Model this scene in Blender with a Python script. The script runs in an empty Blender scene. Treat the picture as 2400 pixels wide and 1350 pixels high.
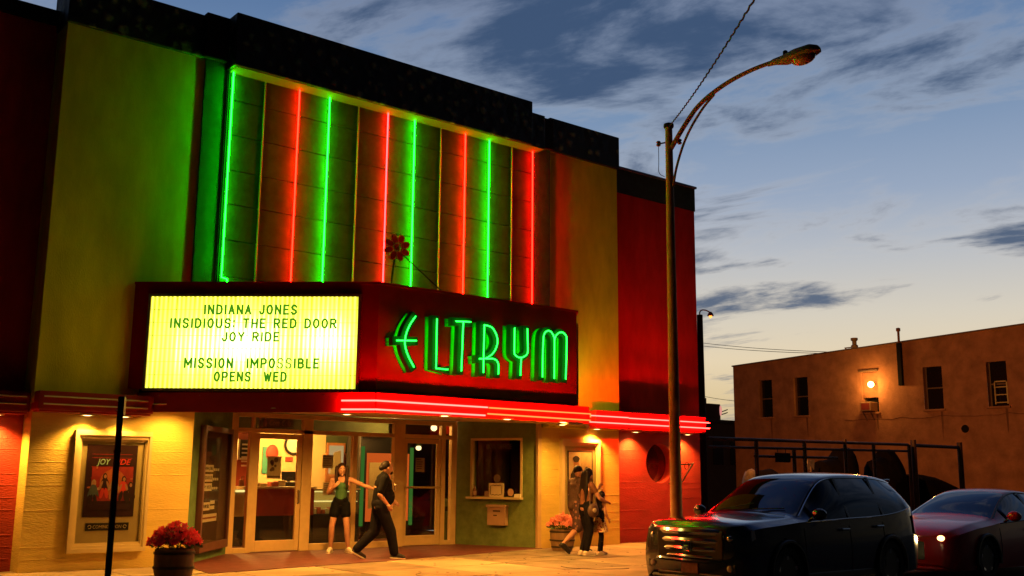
import bpy, bmesh, math, random
from mathutils import Vector, Matrix
random.seed(7)
S = bpy.context.scene
C = S.collection
RAD = math.radians

# ------------------------------------------------------------------ camera
F_PX = 2419.418                      # focal length in pixels of the 2400 px wide photograph
YAW, PITCH, ROLL = RAD(39.10065), RAD(10.38975), RAD(.48223)
EYE = Vector((0, 0, 1.45))
fwd = Vector((math.sin(YAW)*math.cos(PITCH), math.cos(YAW)*math.cos(PITCH), math.sin(PITCH)))
rgt0 = Vector((math.cos(YAW), -math.sin(YAW), 0)); up0 = rgt0.cross(fwd)
rgt = rgt0*math.cos(ROLL) + up0*math.sin(ROLL); upv = up0*math.cos(ROLL) - rgt0*math.sin(ROLL)
cam_d = bpy.data.cameras.new('camera'); cam = bpy.data.objects.new('camera', cam_d); C.objects.link(cam)
cam.matrix_world = Matrix(((rgt.x, upv.x, -fwd.x, EYE.x), (rgt.y, upv.y, -fwd.y, EYE.y), (rgt.z, upv.z, -fwd.z, EYE.z), (0, 0, 0, 1)))
cam_d.sensor_width = 36; cam_d.lens = F_PX/2400*36; cam_d.clip_end = 2000; cam_d.clip_start = .05
S.camera = cam

def ray(px, py): return rgt*((px-1200)/F_PX) + upv*((675-py)/F_PX) + fwd
def atY(px, py, Y):  d = ray(px, py); return EYE + d*(Y/d.y)
def atX(px, py, X):  d = ray(px, py); return EYE + d*(X/d.x)
def atZ(px, py, z=0.):  d = ray(px, py); return EYE + d*((z-EYE.z)/d.z)
def atP(px, py, o, n):
    d = ray(px, py); o = Vector(o); n = Vector(n); return EYE + d*((o-EYE).dot(n)/d.dot(n))

# ------------------------------------------------------------------ sky (dusk, sunset low on the far right)
W = bpy.data.worlds.new('World'); S.world = W; W.use_nodes = True
nt = W.node_tree; nt.nodes.clear()
def N(t, **k):
    n = nt.nodes.new(t)
    for a, b in k.items():
        if a.startswith('i_'): n.inputs[int(a[2:])].default_value = b
        else: setattr(n, a, b)
    return n
def Lk(a, b): nt.links.new(a, b)
def M(op, a, b=None, c=None):
    n = N('ShaderNodeMath', operation=op)
    for i, v in enumerate((a, b, c)):
        if v is None: continue
        if isinstance(v, (int, float)): n.inputs[i].default_value = v
        else: Lk(v, n.inputs[i])
    return n.outputs[0]
def lin(r, g, b): return tuple((c/255/12.92 if c/255 <= .04045 else ((c/255+.055)/1.055)**2.4) for c in (r, g, b)) + (1,)
tc = N('ShaderNodeTexCoord'); sp = N('ShaderNodeSeparateXYZ'); Lk(tc.outputs['Generated'], sp.inputs[0])
dx, dy, dz = sp.outputs
ramp = N('ShaderNodeValToRGB'); cr = ramp.color_ramp
stops = [(0, (150, 146, 140)), (.07, (222, 198, 152)), (.11, (229, 211, 178)), (.15, (214, 206, 190)), (.205, (186, 190, 196)),
         (.26, (152, 168, 192)), (.34, (118, 144, 178)), (.43, (90, 119, 160)), (.7, (50, 72, 118)), (1, (28, 42, 76))]
while len(cr.elements) < len(stops): cr.elements.new(.5)
for e, (p, c) in zip(cr.elements, stops): e.position = p; e.color = lin(*c)
Lk(dz, ramp.inputs[0])
# brighter towards the sunset, darker away from it
saz = RAD(43)
hl = M('SQRT', M('ADD', M('ADD', M('MULTIPLY', dx, dx), M('MULTIPLY', dy, dy)), 1e-4))
ca = M('DIVIDE', M('ADD', M('MULTIPLY', dx, math.sin(saz)), M('MULTIPLY', dy, math.cos(saz))), hl)
mr = N('ShaderNodeMapRange', interpolation_type='SMOOTHSTEP'); Lk(ca, mr.inputs[0])
for i, v in enumerate((.10, .86, .012, 1.)): mr.inputs[1+i].default_value = v
# clouds: noise on a flat layer overhead
den = M('ADD', dz, .16)
cxy = N('ShaderNodeCombineXYZ'); Lk(M('DIVIDE', dx, den), cxy.inputs[0]); Lk(M('DIVIDE', dy, den), cxy.inputs[1]); cxy.inputs[2].default_value = 3.1
mp0 = N('ShaderNodeMapping'); Lk(cxy.outputs[0], mp0.inputs[0]); mp0.inputs['Rotation'].default_value = (0, 0, RAD(-108))
mp = N('ShaderNodeMapping'); Lk(mp0.outputs[0], mp.inputs[0]); mp.inputs['Scale'].default_value = (.95, 1.6, 1); mp.inputs['Location'].default_value = (2.53, 1.94, 0)
nz = N('ShaderNodeTexNoise'); Lk(mp.outputs[0], nz.inputs['Vector'])
nz.inputs['Scale'].default_value = 1.75; nz.inputs['Detail'].default_value = 9; nz.inputs['Roughness'].default_value = .6; nz.inputs['Distortion'].default_value = .35
msk = N('ShaderNodeMapRange', interpolation_type='SMOOTHSTEP'); lowb = M('MULTIPLY', M('MAXIMUM', M('SUBTRACT', 1, M('MULTIPLY', dz, 3.2)), 0), .055); nzf = M('ADD', nz.outputs['Fac'], lowb); Lk(nzf, msk.inputs[0])
for i, v in enumerate((.515, .655, 0., .95)): msk.inputs[1+i].default_value = v
rim = N('ShaderNodeMapRange', interpolation_type='SMOOTHSTEP'); Lk(nz.outputs['Fac'], rim.inputs[0])
for i, v in enumerate((.45, .56, 0., .17)): rim.inputs[1+i].default_value = v
pale = N('ShaderNodeMix', data_type='RGBA'); Lk(rim.outputs[0], pale.inputs[0]); Lk(ramp.outputs[0], pale.inputs[6]); pale.inputs[7].default_value = lin(214, 202, 186)
cr2 = N('ShaderNodeValToRGB'); c2 = cr2.color_ramp; c2.elements[0].position = .02; c2.elements[0].color = lin(120, 126, 132); c2.elements[1].position = .33; c2.elements[1].color = lin(56, 80, 114)
e = c2.elements.new(.16); e.color = lin(82, 99, 124)
Lk(dz, cr2.inputs[0])
mixc = N('ShaderNodeMix', data_type='RGBA'); Lk(msk.outputs[0], mixc.inputs[0]); Lk(pale.outputs[2], mixc.inputs[6]); Lk(cr2.outputs[0], mixc.inputs[7])
sky = N('ShaderNodeTexSky', sky_type='NISHITA'); sky.sun_disc = False; sky.sun_elevation = RAD(.5); sky.sun_rotation = saz; sky.air_density = 1.2
bg1 = N('ShaderNodeBackground'); Lk(mixc.outputs[2], bg1.inputs[0]); Lk(mr.outputs[0], bg1.inputs[1])
bg2 = N('ShaderNodeBackground', i_1=.0006); Lk(sky.outputs[0], bg2.inputs[0])
add = N('ShaderNodeAddShader'); Lk(bg1.outputs[0], add.inputs[0]); Lk(bg2.outputs[0], add.inputs[1])
wo = N('ShaderNodeOutputWorld'); Lk(add.outputs[0], wo.inputs[0])

S.view_settings.view_transform = 'Standard'; S.view_settings.look = 'None'
S.view_settings.exposure = 0; S.view_settings.gamma = 1; S.view_settings.use_curve_mapping = False
S.render.engine = 'CYCLES'
cy = S.cycles; cy.use_denoising = True; cy.max_bounces = 6; cy.diffuse_bounces = 3; cy.glossy_bounces = 3
cy.transmission_bounces = 6; cy.transparent_max_bounces = 12; cy.sample_clamp_indirect = 4; cy.use_light_tree = True
cy.caustics_reflective = False; cy.caustics_refractive = False

# ------------------------------------------------------------------ materials
MAT = {}
def mat(name, col=(.5, .5, .5), rough=.6, metal=0., var=.25, vscale=3., bump=.0, bscale=30., emit=None, estr=0., coat=0., spec=.5, stain=None, stretch=None):
    if name in MAT: return MAT[name]
    m = bpy.data.materials.new(name); m.use_nodes = True; t = m.node_tree; b = t.nodes['Principled BSDF']
    b.inputs['Roughness'].default_value = rough; b.inputs['Metallic'].default_value = metal
    b.inputs['Coat Weight'].default_value = coat; b.inputs['Coat Roughness'].default_value = .04; b.inputs['Specular IOR Level'].default_value = spec
    n = lambda k: t.nodes.new(k)
    co = n('ShaderNodeTexCoord'); mpn = n('ShaderNodeMapping'); t.links.new(co.outputs['Object'], mpn.inputs[0])
    if stretch: mpn.inputs['Scale'].default_value = stretch
    if var > 0:
        z = n('ShaderNodeTexNoise'); z.inputs['Scale'].default_value = vscale; z.inputs['Detail'].default_value = 7; z.inputs['Roughness'].default_value = .62
        t.links.new(mpn.outputs[0], z.inputs['Vector'])
        r = n('ShaderNodeValToRGB'); r.color_ramp.elements[0].position = .3; r.color_ramp.elements[1].position = .7
        d = stain or tuple(c*(1-var) for c in col); l = tuple(min(1, c*(1+var*.4)) for c in col)
        r.color_ramp.elements[0].color = (*d, 1); r.color_ramp.elements[1].color = (*l, 1)
        t.links.new(z.outputs['Fac'], r.inputs[0]); t.links.new(r.outputs[0], b.inputs['Base Color'])
        rr = n('ShaderNodeMapRange'); rr.inputs[3].default_value = min(1, rough*1.2); rr.inputs[4].default_value = rough*.85
        t.links.new(z.outputs['Fac'], rr.inputs[0]); t.links.new(rr.outputs[0], b.inputs['Roughness'])
    else: b.inputs['Base Color'].default_value = (*col, 1)
    if bump:
        z2 = n('ShaderNodeTexNoise'); z2.inputs['Scale'].default_value = bscale; z2.inputs['Detail'].default_value = 5; t.links.new(mpn.outputs[0], z2.inputs['Vector'])
        bp = n('ShaderNodeBump'); bp.inputs['Strength'].default_value = bump; bp.inputs['Distance'].default_value = .02
        t.links.new(z2.outputs['Fac'], bp.inputs['Height']); t.links.new(bp.outputs[0], b.inputs['Normal'])
    if emit: b.inputs['Emission Color'].default_value = (*emit, 1); b.inputs['Emission Strength'].default_value = estr
    MAT[name] = m; return m
def emat(name, col, s):
    m = bpy.data.materials.new(name); m.use_nodes = True; t = m.node_tree; t.nodes.clear()
    e = t.nodes.new('ShaderNodeEmission'); e.inputs[0].default_value = (*col, 1); e.inputs[1].default_value = s
    o = t.nodes.new('ShaderNodeOutputMaterial'); t.links.new(e.outputs[0], o.inputs[0]); MAT[name] = m; return m
def glass(name, tint=(.85, .85, .85), refl=.9, rough=.01):
    m = bpy.data.materials.new(name); m.use_nodes = True; t = m.node_tree; t.nodes.clear()
    g = t.nodes.new('ShaderNodeBsdfGlossy'); g.inputs['Roughness'].default_value = rough; g.inputs[0].default_value = (refl, refl, refl, 1)
    tr = t.nodes.new('ShaderNodeBsdfTransparent'); tr.inputs[0].default_value = (*tint, 1)
    lw = t.nodes.new('ShaderNodeLayerWeight'); lw.inputs[0].default_value = .5
    pw = t.nodes.new('ShaderNodeMath'); pw.operation = 'POWER'; pw.inputs[1].default_value = 5; t.links.new(lw.outputs['Facing'], pw.inputs[0])
    f = t.nodes.new('ShaderNodeMath'); f.operation = 'MULTIPLY_ADD'; f.inputs[1].default_value = .95; f.inputs[2].default_value = .045; t.links.new(pw.outputs[0], f.inputs[0])
    x = t.nodes.new('ShaderNodeMixShader'); t.links.new(f.outputs[0], x.inputs[0]); t.links.new(tr.outputs[0], x.inputs[1]); t.links.new(g.outputs[0], x.inputs[2])
    o = t.nodes.new('ShaderNodeOutputMaterial'); t.links.new(x.outputs[0], o.inputs[0]); MAT[name] = m; return m

def translucent(name, col, k):
    m = bpy.data.materials.new(name); m.use_nodes = True; t = m.node_tree; b = t.nodes['Principled BSDF']; b.inputs['Base Color'].default_value = (*col, 1); b.inputs['Roughness'].default_value = .4
    tr = t.nodes.new('ShaderNodeBsdfTranslucent'); tr.inputs[0].default_value = (*col, 1); x = t.nodes.new('ShaderNodeMixShader'); x.inputs[0].default_value = k
    o = t.nodes['Material Output']; t.links.new(b.outputs[0], x.inputs[1]); t.links.new(tr.outputs[0], x.inputs[2]); t.links.new(x.outputs[0], o.inputs[0]); MAT[name] = m; return m

# ------------------------------------------------------------------ mesh collector
class MB:
    def __init__(s): s.v = []; s.f = []
    def add(s, vs, fs):
        o = len(s.v); s.v += [Vector(p) for p in vs]; s.f += [tuple(i+o for i in f) for f in fs]; return s
    def box(s, a, b):
        x0, x1 = sorted((a[0], b[0])); y0, y1 = sorted((a[1], b[1])); z0, z1 = sorted((a[2], b[2]))
        return s.add([(x0,y0,z0),(x1,y0,z0),(x1,y1,z0),(x0,y1,z0),(x0,y0,z1),(x1,y0,z1),(x1,y1,z1),(x0,y1,z1)],
                     [(0,3,2,1),(4,5,6,7),(0,1,5,4),(1,2,6,5),(2,3,7,6),(3,0,4,7)])
    def bbox(s, a, b, c=.01):                       # box with chamfered long edges (bevel)
        x0, x1 = sorted((a[0], b[0])); y0, y1 = sorted((a[1], b[1])); z0, z1 = sorted((a[2], b[2]))
        c = min(c, (x1-x0)/2.1, (y1-y0)/2.1, (z1-z0)/2.1)
        bm = bmesh.new(); bmesh.ops.create_cube(bm, size=1)
        for v in bm.verts: v.co = Vector(((x0+x1)/2+v.co.x*(x1-x0), (y0+y1)/2+v.co.y*(y1-y0), (z0+z1)/2+v.co.z*(z1-z0)))
        bmesh.ops.bevel(bm, geom=bm.edges[:], offset=c, segments=2, affect='EDGES', profile=.5)
        bm.verts.index_update(); s.add([v.co.copy() for v in bm.verts], [tuple(v.index for v in f.verts) for f in bm.faces]); bm.free(); return s
    def prism(s, pts, z0, z1):                      # plan polygon extruded in z
        n = len(pts); z0f = z0 if callable(z0) else (lambda x, y: z0); z1f = z1 if callable(z1) else (lambda x, y: z1)
        a = sum(pts[i][0]*pts[(i+1) % n][1]-pts[(i+1) % n][0]*pts[i][1] for i in range(n))
        if a < 0: pts = pts[::-1]
        return s.add([(x, y, z0f(x, y)) for x, y in pts]+[(x, y, z1f(x, y)) for x, y in pts],
                     [tuple(range(n))[::-1], tuple(range(n, 2*n))]+[(i, (i+1) % n, n+(i+1) % n, n+i) for i in range(n)])
    def slab(s, o, u, v, w):                        # parallelepiped from a corner and three edge vectors
        o, u, v, w = map(Vector, (o, u, v, w))
        P = [o, o+u, o+u+v, o+v]; P += [p+w for p in P]
        f = [(0,3,2,1),(4,5,6,7),(0,1,5,4),(1,2,6,5),(2,3,7,6),(3,0,4,7)]
        if u.cross(v).dot(w) < 0: f = [t[::-1] for t in f]
        return s.add(P, f)
    def tube(s, path, r, n=8, close=False, caps=True):
        P = [Vector(p) for p in path]; m = len(P); R = r if isinstance(r, (list, tuple)) else [r]*m
        rings = []; prev = None
        for i, p in enumerate(P):
            if close: t = (P[(i+1) % m]-P[i-1]).normalized()
            else: t = ((P[min(i+1, m-1)]-p).normalized()+(p-P[max(i-1, 0)]).normalized()).normalized() if 0 < i < m-1 else (P[min(i+1, m-1)]-P[max(i-1, 0)]).normalized()
            if prev is None:
                a = Vector((0, 0, 1)) if abs(t.z) < .9 else Vector((0, 1, 0)); q = t.cross(a).normalized()
            else: q = (prev-t*prev.dot(t)).normalized()
            prev = q; k = t.cross(q)
            rings.append([p+(q*math.cos(2*math.pi*j/n)+k*math.sin(2*math.pi*j/n))*R[i] for j in range(n)])
        o = [v for g in rings for v in g]; fs = []
        for i in range(m if close else m-1):
            b = ((i+1) % m)*n
            for j in range(n): fs.append((i*n+j, i*n+(j+1) % n, b+(j+1) % n, b+j))
        if not close and caps: fs += [tuple(range(n))[::-1], tuple(range((m-1)*n, m*n))]
        return s.add(o, fs)
    def lathe(s, prof, c=(0, 0, 0), n=24, axis='z'):
        vs = []; fs = []; m = len(prof); c = Vector(c)
        for (r, h) in prof:
            for j in range(n):
                a = 2*math.pi*j/n; p = (r*math.cos(a), r*math.sin(a), h)
                if axis == 'y': p = (r*math.cos(a), h, r*math.sin(a))
                if axis == 'x': p = (h, r*math.cos(a), r*math.sin(a))
                vs.append(c+Vector(p))
        for i in range(m-1):
            for j in range(n): fs.append((i*n+j, i*n+(j+1) % n, (i+1)*n+(j+1) % n, (i+1)*n+j))
        fs += [tuple(range(n))[::-1], tuple(range((m-1)*n, m*n))]
        return s.add(vs, fs)
    def ell(s, c, r, rot=None, nu=12, nv=8):
        c = Vector(c); r = (r, r, r) if isinstance(r, (int, float)) else r; vs = []; fs = []
        for i in range(1, nv):
            th = math.pi*i/nv
            for j in range(nu):
                a = 2*math.pi*j/nu; p = Vector((r[0]*math.sin(th)*math.cos(a), r[1]*math.sin(th)*math.sin(a), r[2]*math.cos(th)))
                vs.append(c+(rot @ p if rot else p))
        t = Vector((0, 0, r[2])); vs += [c+(rot @ t if rot else t), c-(rot @ t if rot else t)]
        k = len(vs)
        for i in range(nv-2):
            for j in range(nu): fs.append((i*nu+j, (i+1)*nu+j, (i+1)*nu+(j+1) % nu, i*nu+(j+1) % nu))
        for j in range(nu): fs.append((k-2, j, (j+1) % nu)); fs.append((k-1, (nv-2)*nu+(j+1) % nu, (nv-2)*nu+j))
        return s.add(vs, fs)
    def cap(s, p0, p1, r0, r1=None, n=12):          # tapered capsule
        r1 = r0 if r1 is None else r1; p0, p1 = Vector(p0), Vector(p1); s.tube([p0, p1], [r0, r1], n); s.ell(p0, r0, None, n, 8); return s.ell(p1, r1, None, n, 8)

ORG = {}
def mesh_from(name, mb, org=Vector((0, 0, 0)), smooth=False):
    me = bpy.data.meshes.new(name); me.from_pydata([p-org for p in mb.v], [], mb.f); me.update()
    if smooth:
        for p in me.polygons: p.use_smooth = True
        try: me.set_sharp_from_angle(angle=RAD(38))
        except Exception: pass
    return me
def tag(o, label, cat, group=None):
    o['label'] = label; o['category'] = cat
    if group: o['group'] = group
    return o
def thing(name, label, cat, loc=(0, 0, 0), group=None, rz=0):
    o = bpy.data.objects.new(name, None); C.objects.link(o); o.location = loc; o.rotation_euler = (0, 0, rz); o.empty_display_size = .1
    ORG[o.name] = Vector(loc) if rz == 0 else Vector((0, 0, 0)); return tag(o, label, cat, group)
def part(name, mb, m, parent, smooth=False, label=None, kind=None):
    org = ORG[parent.name]; o = bpy.data.objects.new(name, mesh_from(name, mb, org, smooth)); C.objects.link(o); o.parent = parent; ORG[o.name] = org
    o.data.materials.append(MAT[m] if isinstance(m, str) else m)
    if label: o['label'] = label
    if kind: o['kind'] = kind
    return o
def single(name, mb, m, label, cat, group=None, smooth=False):
    lo = Vector([min(p[i] for p in mb.v) for i in range(3)]); hi = Vector([max(p[i] for p in mb.v) for i in range(3)])
    org = Vector(((lo.x+hi.x)/2, (lo.y+hi.y)/2, lo.z)); o = bpy.data.objects.new(name, mesh_from(name, mb, org, smooth)); C.objects.link(o); o.location = org; ORG[o.name] = org
    o.data.materials.append(MAT[m] if isinstance(m, str) else m); return tag(o, label, cat, group)
def struct(name, mb, m):
    o = bpy.data.objects.new(name, mesh_from(name, mb)); C.objects.link(o); ORG[o.name] = Vector((0, 0, 0)); o['kind'] = 'structure'
    o.data.materials.append(MAT[m] if isinstance(m, str) else m); return o
def light(parent, kind, loc, energy, col, **k):
    d = bpy.data.lights.new('lamp_light', kind); d.energy = energy; d.color = col
    tgt = k.pop('to', None)
    for a, b in k.items(): setattr(d, a, b)
    o = bpy.data.objects.new('lamp_light', d); C.objects.link(o); o.parent = parent; o.location = Vector(loc)-ORG[parent.name]
    if tgt is not None: o.rotation_euler = (Vector(tgt)-Vector(loc)).to_track_quat('-Z', 'Y').to_euler()
    return o
_tm = {}
def text_mb(s, h, o, u, v, width=None, ext=.004, shear=0., bold=0., align='L', sx=1., fit=False):
    """letters of cap height h; o = origin on the baseline, u = reading direction, v = up"""
    k = (s, shear, bold)
    if k not in _tm:
        cu = bpy.data.curves.new('t', 'FONT'); cu.body = s; cu.shear = shear; cu.offset = bold; cu.extrude = .5; cu.resolution_u = 3
        ob = bpy.data.objects.new('t', cu); C.objects.link(ob); dg = bpy.context.evaluated_depsgraph_get(); me = bpy.data.meshes.new_from_object(ob.evaluated_get(dg))
        _tm[k] = ([p.co.copy() for p in me.vertices], [tuple(f.vertices) for f in me.polygons]); bpy.data.objects.remove(ob); bpy.data.curves.remove(cu); bpy.data.meshes.remove(me)
    vs, fs = _tm[k]
    if not vs: return MB()
    u = Vector(u).normalized(); v = Vector(v).normalized(); w = u.cross(v); o = Vector(o)
    x0 = min(p.x for p in vs); x1 = max(p.x for p in vs); kh = h/.69; kw = (width/(x1-x0)) if width else kh*sx
    y0 = 0.
    if fit: y0 = min(p.y for p in vs); kh = h/(max(p.y for p in vs)-y0)
    tot = (x1-x0)*kw; off = {'L': 0, 'C': -tot/2, 'R': -tot}[align]
    return MB().add([o+u*((p.x-x0)*kw+off)+v*((p.y-y0)*kh)+w*(p.z*ext*2) for p in vs], fs)
Z = Vector((0, 0, 1))
# ------------------------------------------------------------------ palette
mat('yellow_stucco', (.84, .72, .035), .85, var=.24, vscale=2.2, bump=.35, bscale=90, spec=.15, stretch=(1, 1, .35))
mat('yellow_concrete', (.70, .52, .11), .7, var=.14, vscale=1.6, bump=.5, bscale=14, stretch=(1, 1, 5))
mat('red_stucco', (.66, .03, .018), .85, var=.28, vscale=2.2, bump=.35, bscale=90, spec=.15, stretch=(1, 1, .35))
mat('red_concrete', (.42, .035, .02), .6, var=.2, vscale=1.6, bump=.5, bscale=14, stretch=(1, 1, 5))
mat('marquee_red', (.50, .0035, .004), .7, var=.25, vscale=2, spec=.06)
mat('fascia_red', (.42, .025, .018), .4, var=.2, vscale=3)
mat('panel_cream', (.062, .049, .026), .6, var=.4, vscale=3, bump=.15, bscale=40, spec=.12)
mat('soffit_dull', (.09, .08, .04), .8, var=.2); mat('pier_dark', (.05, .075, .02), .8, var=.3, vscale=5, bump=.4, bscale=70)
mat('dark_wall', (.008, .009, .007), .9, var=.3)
mat('green_stucco', (.09, .17, .045), .8, var=.3, vscale=5, bump=.5, bscale=80)
mat('green_band', (.02, .06, .03), .8, var=.3, vscale=6, bump=.4, bscale=60)
mat('gold_trim', (.50, .36, .14), .35, .6, var=.1)
mat('bronze_frame', (.62, .43, .18), .42, .15, var=.15, vscale=4)
mat('frame_cream', (.60, .48, .22), .5, var=.12)
mat('soffit_cream', (.55, .38, .16), .7, var=.12)
mat('case_panel', (.50, .42, .20), .6, var=.1)
mat('dead_tube', (.75, .62, .40), .25, var=0)
mat('black_metal', (.012, .011, .010), .75, 0, var=.2, spec=.15)
mat('coping_metal', (.16, .22, .30), .4, .5, var=.15)
mat('steel', (.35, .33, .30), .35, .9, var=.15)
mat('pole_paint', (.40, .22, .10), .75, 0, spec=.2, var=.3, vscale=6)
mat('lamp_arm', (.26, .12, .06), .8, 0, var=.2, spec=.15)
mat('paver', (.30, .22, .12), .85, var=.45, vscale=1.1, bump=.5, bscale=45)
mat('paver_worn', (.20, .15, .08), .85, var=.5, vscale=1.9, bump=.5, bscale=55); mat('paver_pale', (.36, .27, .15), .85, var=.4, vscale=.8, bump=.5, bscale=50); mat('booth_green', (.17, .23, .05), .8, var=.3, vscale=5, bump=.5, bscale=80); mat('gum', (.06, .05, .04), .9, var=.2)  # booth green: paler copy of the green stucco, raised against the shade there
mat('joint_dirt', (.05, .04, .025), .95, var=.2)
mat('red_tile', (.11, .022, .016), .5, var=.35, vscale=5, bump=.15, bscale=70)
mat('asphalt', (.045, .042, .04), .85, var=.35, vscale=2.5, bump=.6, bscale=120)
mat('kerb_stone', (.26, .22, .17), .85, var=.25, vscale=4, bump=.4, bscale=50)
mat('dirt', (.07, .05, .035), .95, var=.4, vscale=1.5, bump=.5, bscale=20)
mat('paper', (.72, .64, .45), .7, var=.08)
mat('ink', (.05, .03, .02), .6, var=0)
mat('white_card', (.80, .74, .55), .6, var=.05)
# glazed, mottled parapet cladding
def parapet_mat():
    m = bpy.data.materials.new('mottled_tile'); m.use_nodes = True; t = m.node_tree; b = t.nodes['Principled BSDF']; n = t.nodes.new
    co = n('ShaderNodeTexCoord'); v = n('ShaderNodeTexVoronoi'); v.inputs['Scale'].default_value = 4.2; v.inputs['Randomness'].default_value = 1
    z = n('ShaderNodeTexNoise'); z.inputs['Scale'].default_value = 7; z.inputs['Detail'].default_value = 6
    t.links.new(co.outputs['Object'], v.inputs['Vector']); t.links.new(co.outputs['Object'], z.inputs['Vector'])
    mm = n('ShaderNodeMath'); mm.operation = 'SUBTRACT'; t.links.new(z.outputs['Fac'], mm.inputs[0]); t.links.new(v.outputs['Distance'], mm.inputs[1])
    r = n('ShaderNodeValToRGB'); r.color_ramp.elements[0].position = .12; r.color_ramp.elements[0].color = (.008, .010, .007, 1)
    r.color_ramp.elements[1].position = .42; r.color_ramp.elements[1].color = (.20, .26, .10, 1)
    t.links.new(mm.outputs[0], r.inputs[0]); t.links.new(r.outputs[0], b.inputs['Base Color']); b.inputs['Roughness'].default_value = .55
    bp = n('ShaderNodeBump'); bp.inputs['Strength'].default_value = .3; bp.inputs['Distance'].default_value = .05; t.links.new(mm.outputs[0], bp.inputs['Height']); t.links.new(bp.outputs[0], b.inputs['Normal'])
    MAT['mottled_tile'] = m
parapet_mat()
emat('neon_green', (.0011, 1, .0038), 104.); emat('neon_red', (1, .0017, .0007), 104.); emat('neon_pink', (1, .0034, .0038), 104.)
emat('neon_fascia', (1, .0045, .0034), 130.); emat('neon_fascia_orange', (1, .005, .0011), 90.)
emat('downlight_glow', (1, .62, .2), 9.); emat('neon_letter', (.010, 1, .035), 11.); emat('halo_tube', (.002, 1, .006), 24.)
glass('clear_glass', (.92, .92, .88)); glass('case_glass', (.95, .95, .9), .22)
WARM = (1, .46, .075)

# ------------------------------------------------------------------ ground
KY = 11.15                                                      # kerb line
STREET_Z = -.20
struct('street', MB().add([(-400, -300, STREET_Z), (900, -300, STREET_Z), (900, KY-.02, STREET_Z), (-400, KY-.02, STREET_Z)], [(0, 1, 2, 3)]), 'asphalt')
kb = struct('kerb', MB().box((-60, KY, STREET_Z-.3), (120, KY+.15, -.25)), 'kerb_stone')
for i in range(24):
    x = -6+i*2.0; part('kerb_stone', MB().bbox((x+.004, KY-.004, STREET_Z-.05), (x+1.996, KY+.156, .004), .02), 'kerb_stone', kb)
sw = struct('sidewalk', MB().add([(-60, KY+.15, -.02), (120, KY+.15, -.02), (120, 17.35, -.02), (-60, 17.35, -.02)], [(0, 1, 2, 3)]), 'joint_dirt')
ys = [KY+.165, 12.7, 14.2, 15.7, 17.15]
for j in range(4):
    for i in range(22):
        x0 = 1.0+i*1.5; part('paving_slab', MB().bbox((x0+.017, ys[j]+.017, -.1), (x0+1.483, ys[j+1]-.017, random.uniform(-.004, .002)), .012), random.choice(['paver', 'paver', 'paver_worn', 'paver_pale']), sw)
struct('entrance_floor', MB().prism([(6.55, 15.15), (10.2, 15.75), (14.45, 16.72), (14.42, 16.9), (13.75, 18.75), (8.4, 18.75), (6.83, 16.9)], -.02, .008), 'red_tile')
gm = MB(); rg = random.Random(31)
for k in range(90):
    gx, gy = rg.uniform(5, 19), rg.uniform(11.6, 16.4); gr_ = rg.uniform(.012, .03); gm.lathe([(gr_, .0), (gr_*.9, .004)], (gx, gy, .0015), 9)
ck_ = MB()
for k in range(9):
    q_ = Vector((rg.uniform(6, 18), rg.uniform(11.8, 15.8), .0)); a_ = rg.uniform(0, 6.28); L_ = [q_]
    for j in range(8): a_ += rg.uniform(-.6, .6); q_ = q_+Vector((math.cos(a_), math.sin(a_), 0))*rg.uniform(.12, .25); L_.append(q_)
    ck_.tube(L_, .006, 4)
part('cracks', ck_, 'joint_dirt', sw, kind='stuff')
part('gum_spots', gm, 'gum', sw, kind='stuff')
struct('lot_ground', MB().add([(19, 17.35, -.03), (900, 17.35, -.03), (900, 900, -.03), (19, 900, -.03)], [(0, 1, 2, 3)]), 'dirt')

# ------------------------------------------------------------------ theatre building
FY = 16.78; RY = 17.2; WY = 16.63
TH = thing('theater_building', 'art deco movie theater with yellow wings, red end walls and dark stepped parapet', 'theater', (10.6, FY, 0))
def wall_hole(x0, x1, z0, z1, y, cx, cz, r, n=40):
    """flat wall facing -Y with one round hole"""
    m = MB(); out = []; inn = []
    for i in range(n):
        a = 2*math.pi*i/n; c, s_ = math.cos(a), math.sin(a)
        tx = ((x1-cx)/c if c > 0 else (x0-cx)/c) if abs(c) > 1e-6 else 1e9; tz = ((z1-cz)/s_ if s_ > 0 else (z0-cz)/s_) if abs(s_) > 1e-6 else 1e9
        t = min(tx, tz); out.append((cx+c*t, y, cz+s_*t)); inn.append((cx+c*r, y, cz+s_*r))
    m.add(out+inn, [(i, n+i, n+(i+1) % n, (i+1) % n) for i in range(n)])
    for (px, pz) in ((x0, z0), (x1, z0), (x0, z1), (x1, z1)):      # fill the corner triangles
        k = min(range(n), key=lambda i: (out[i][0]-px)**2+(out[i][2]-pz)**2); ks = sorted(range(n), key=lambda i: (out[i][0]-px)**2+(out[i][2]-pz)**2)[:2]
        m.add([(px, y, pz), out[ks[0]], out[ks[1]]], [(0, 1, 2)])
    return m
ZW = 8.6
part('side_wall', MB().box((-6, RY, 2.4), (4.4, 26, 8.72)), 'red_stucco', TH)
part('side_wall', MB().box((-6, RY+.004, -.1), (4.4, 26, 2.396)), 'red_concrete', TH)
part('coping', MB().bbox((-6, RY-.06, 8.72), (4.27, 26, 8.98), .02), 'dark_wall', TH)
part('side_wall', MB().box((16.6, RY, 2.6), (20.05, 34, 8.27)), 'red_stucco', TH)
part('parapet_band', MB().box((16.62, RY-.025, 8.27), (20.06, 34, 8.87)), 'green_band', TH)
part('coping', MB().bbox((16.62, RY-.07, 8.87), (20.10, 34, 8.93), .012), 'coping_metal', TH)
part('side_wall', wall_hole(16.6, 20.05, -.1, 2.6, RY, 18.58, 1.81, .47), 'red_concrete', TH)
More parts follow.
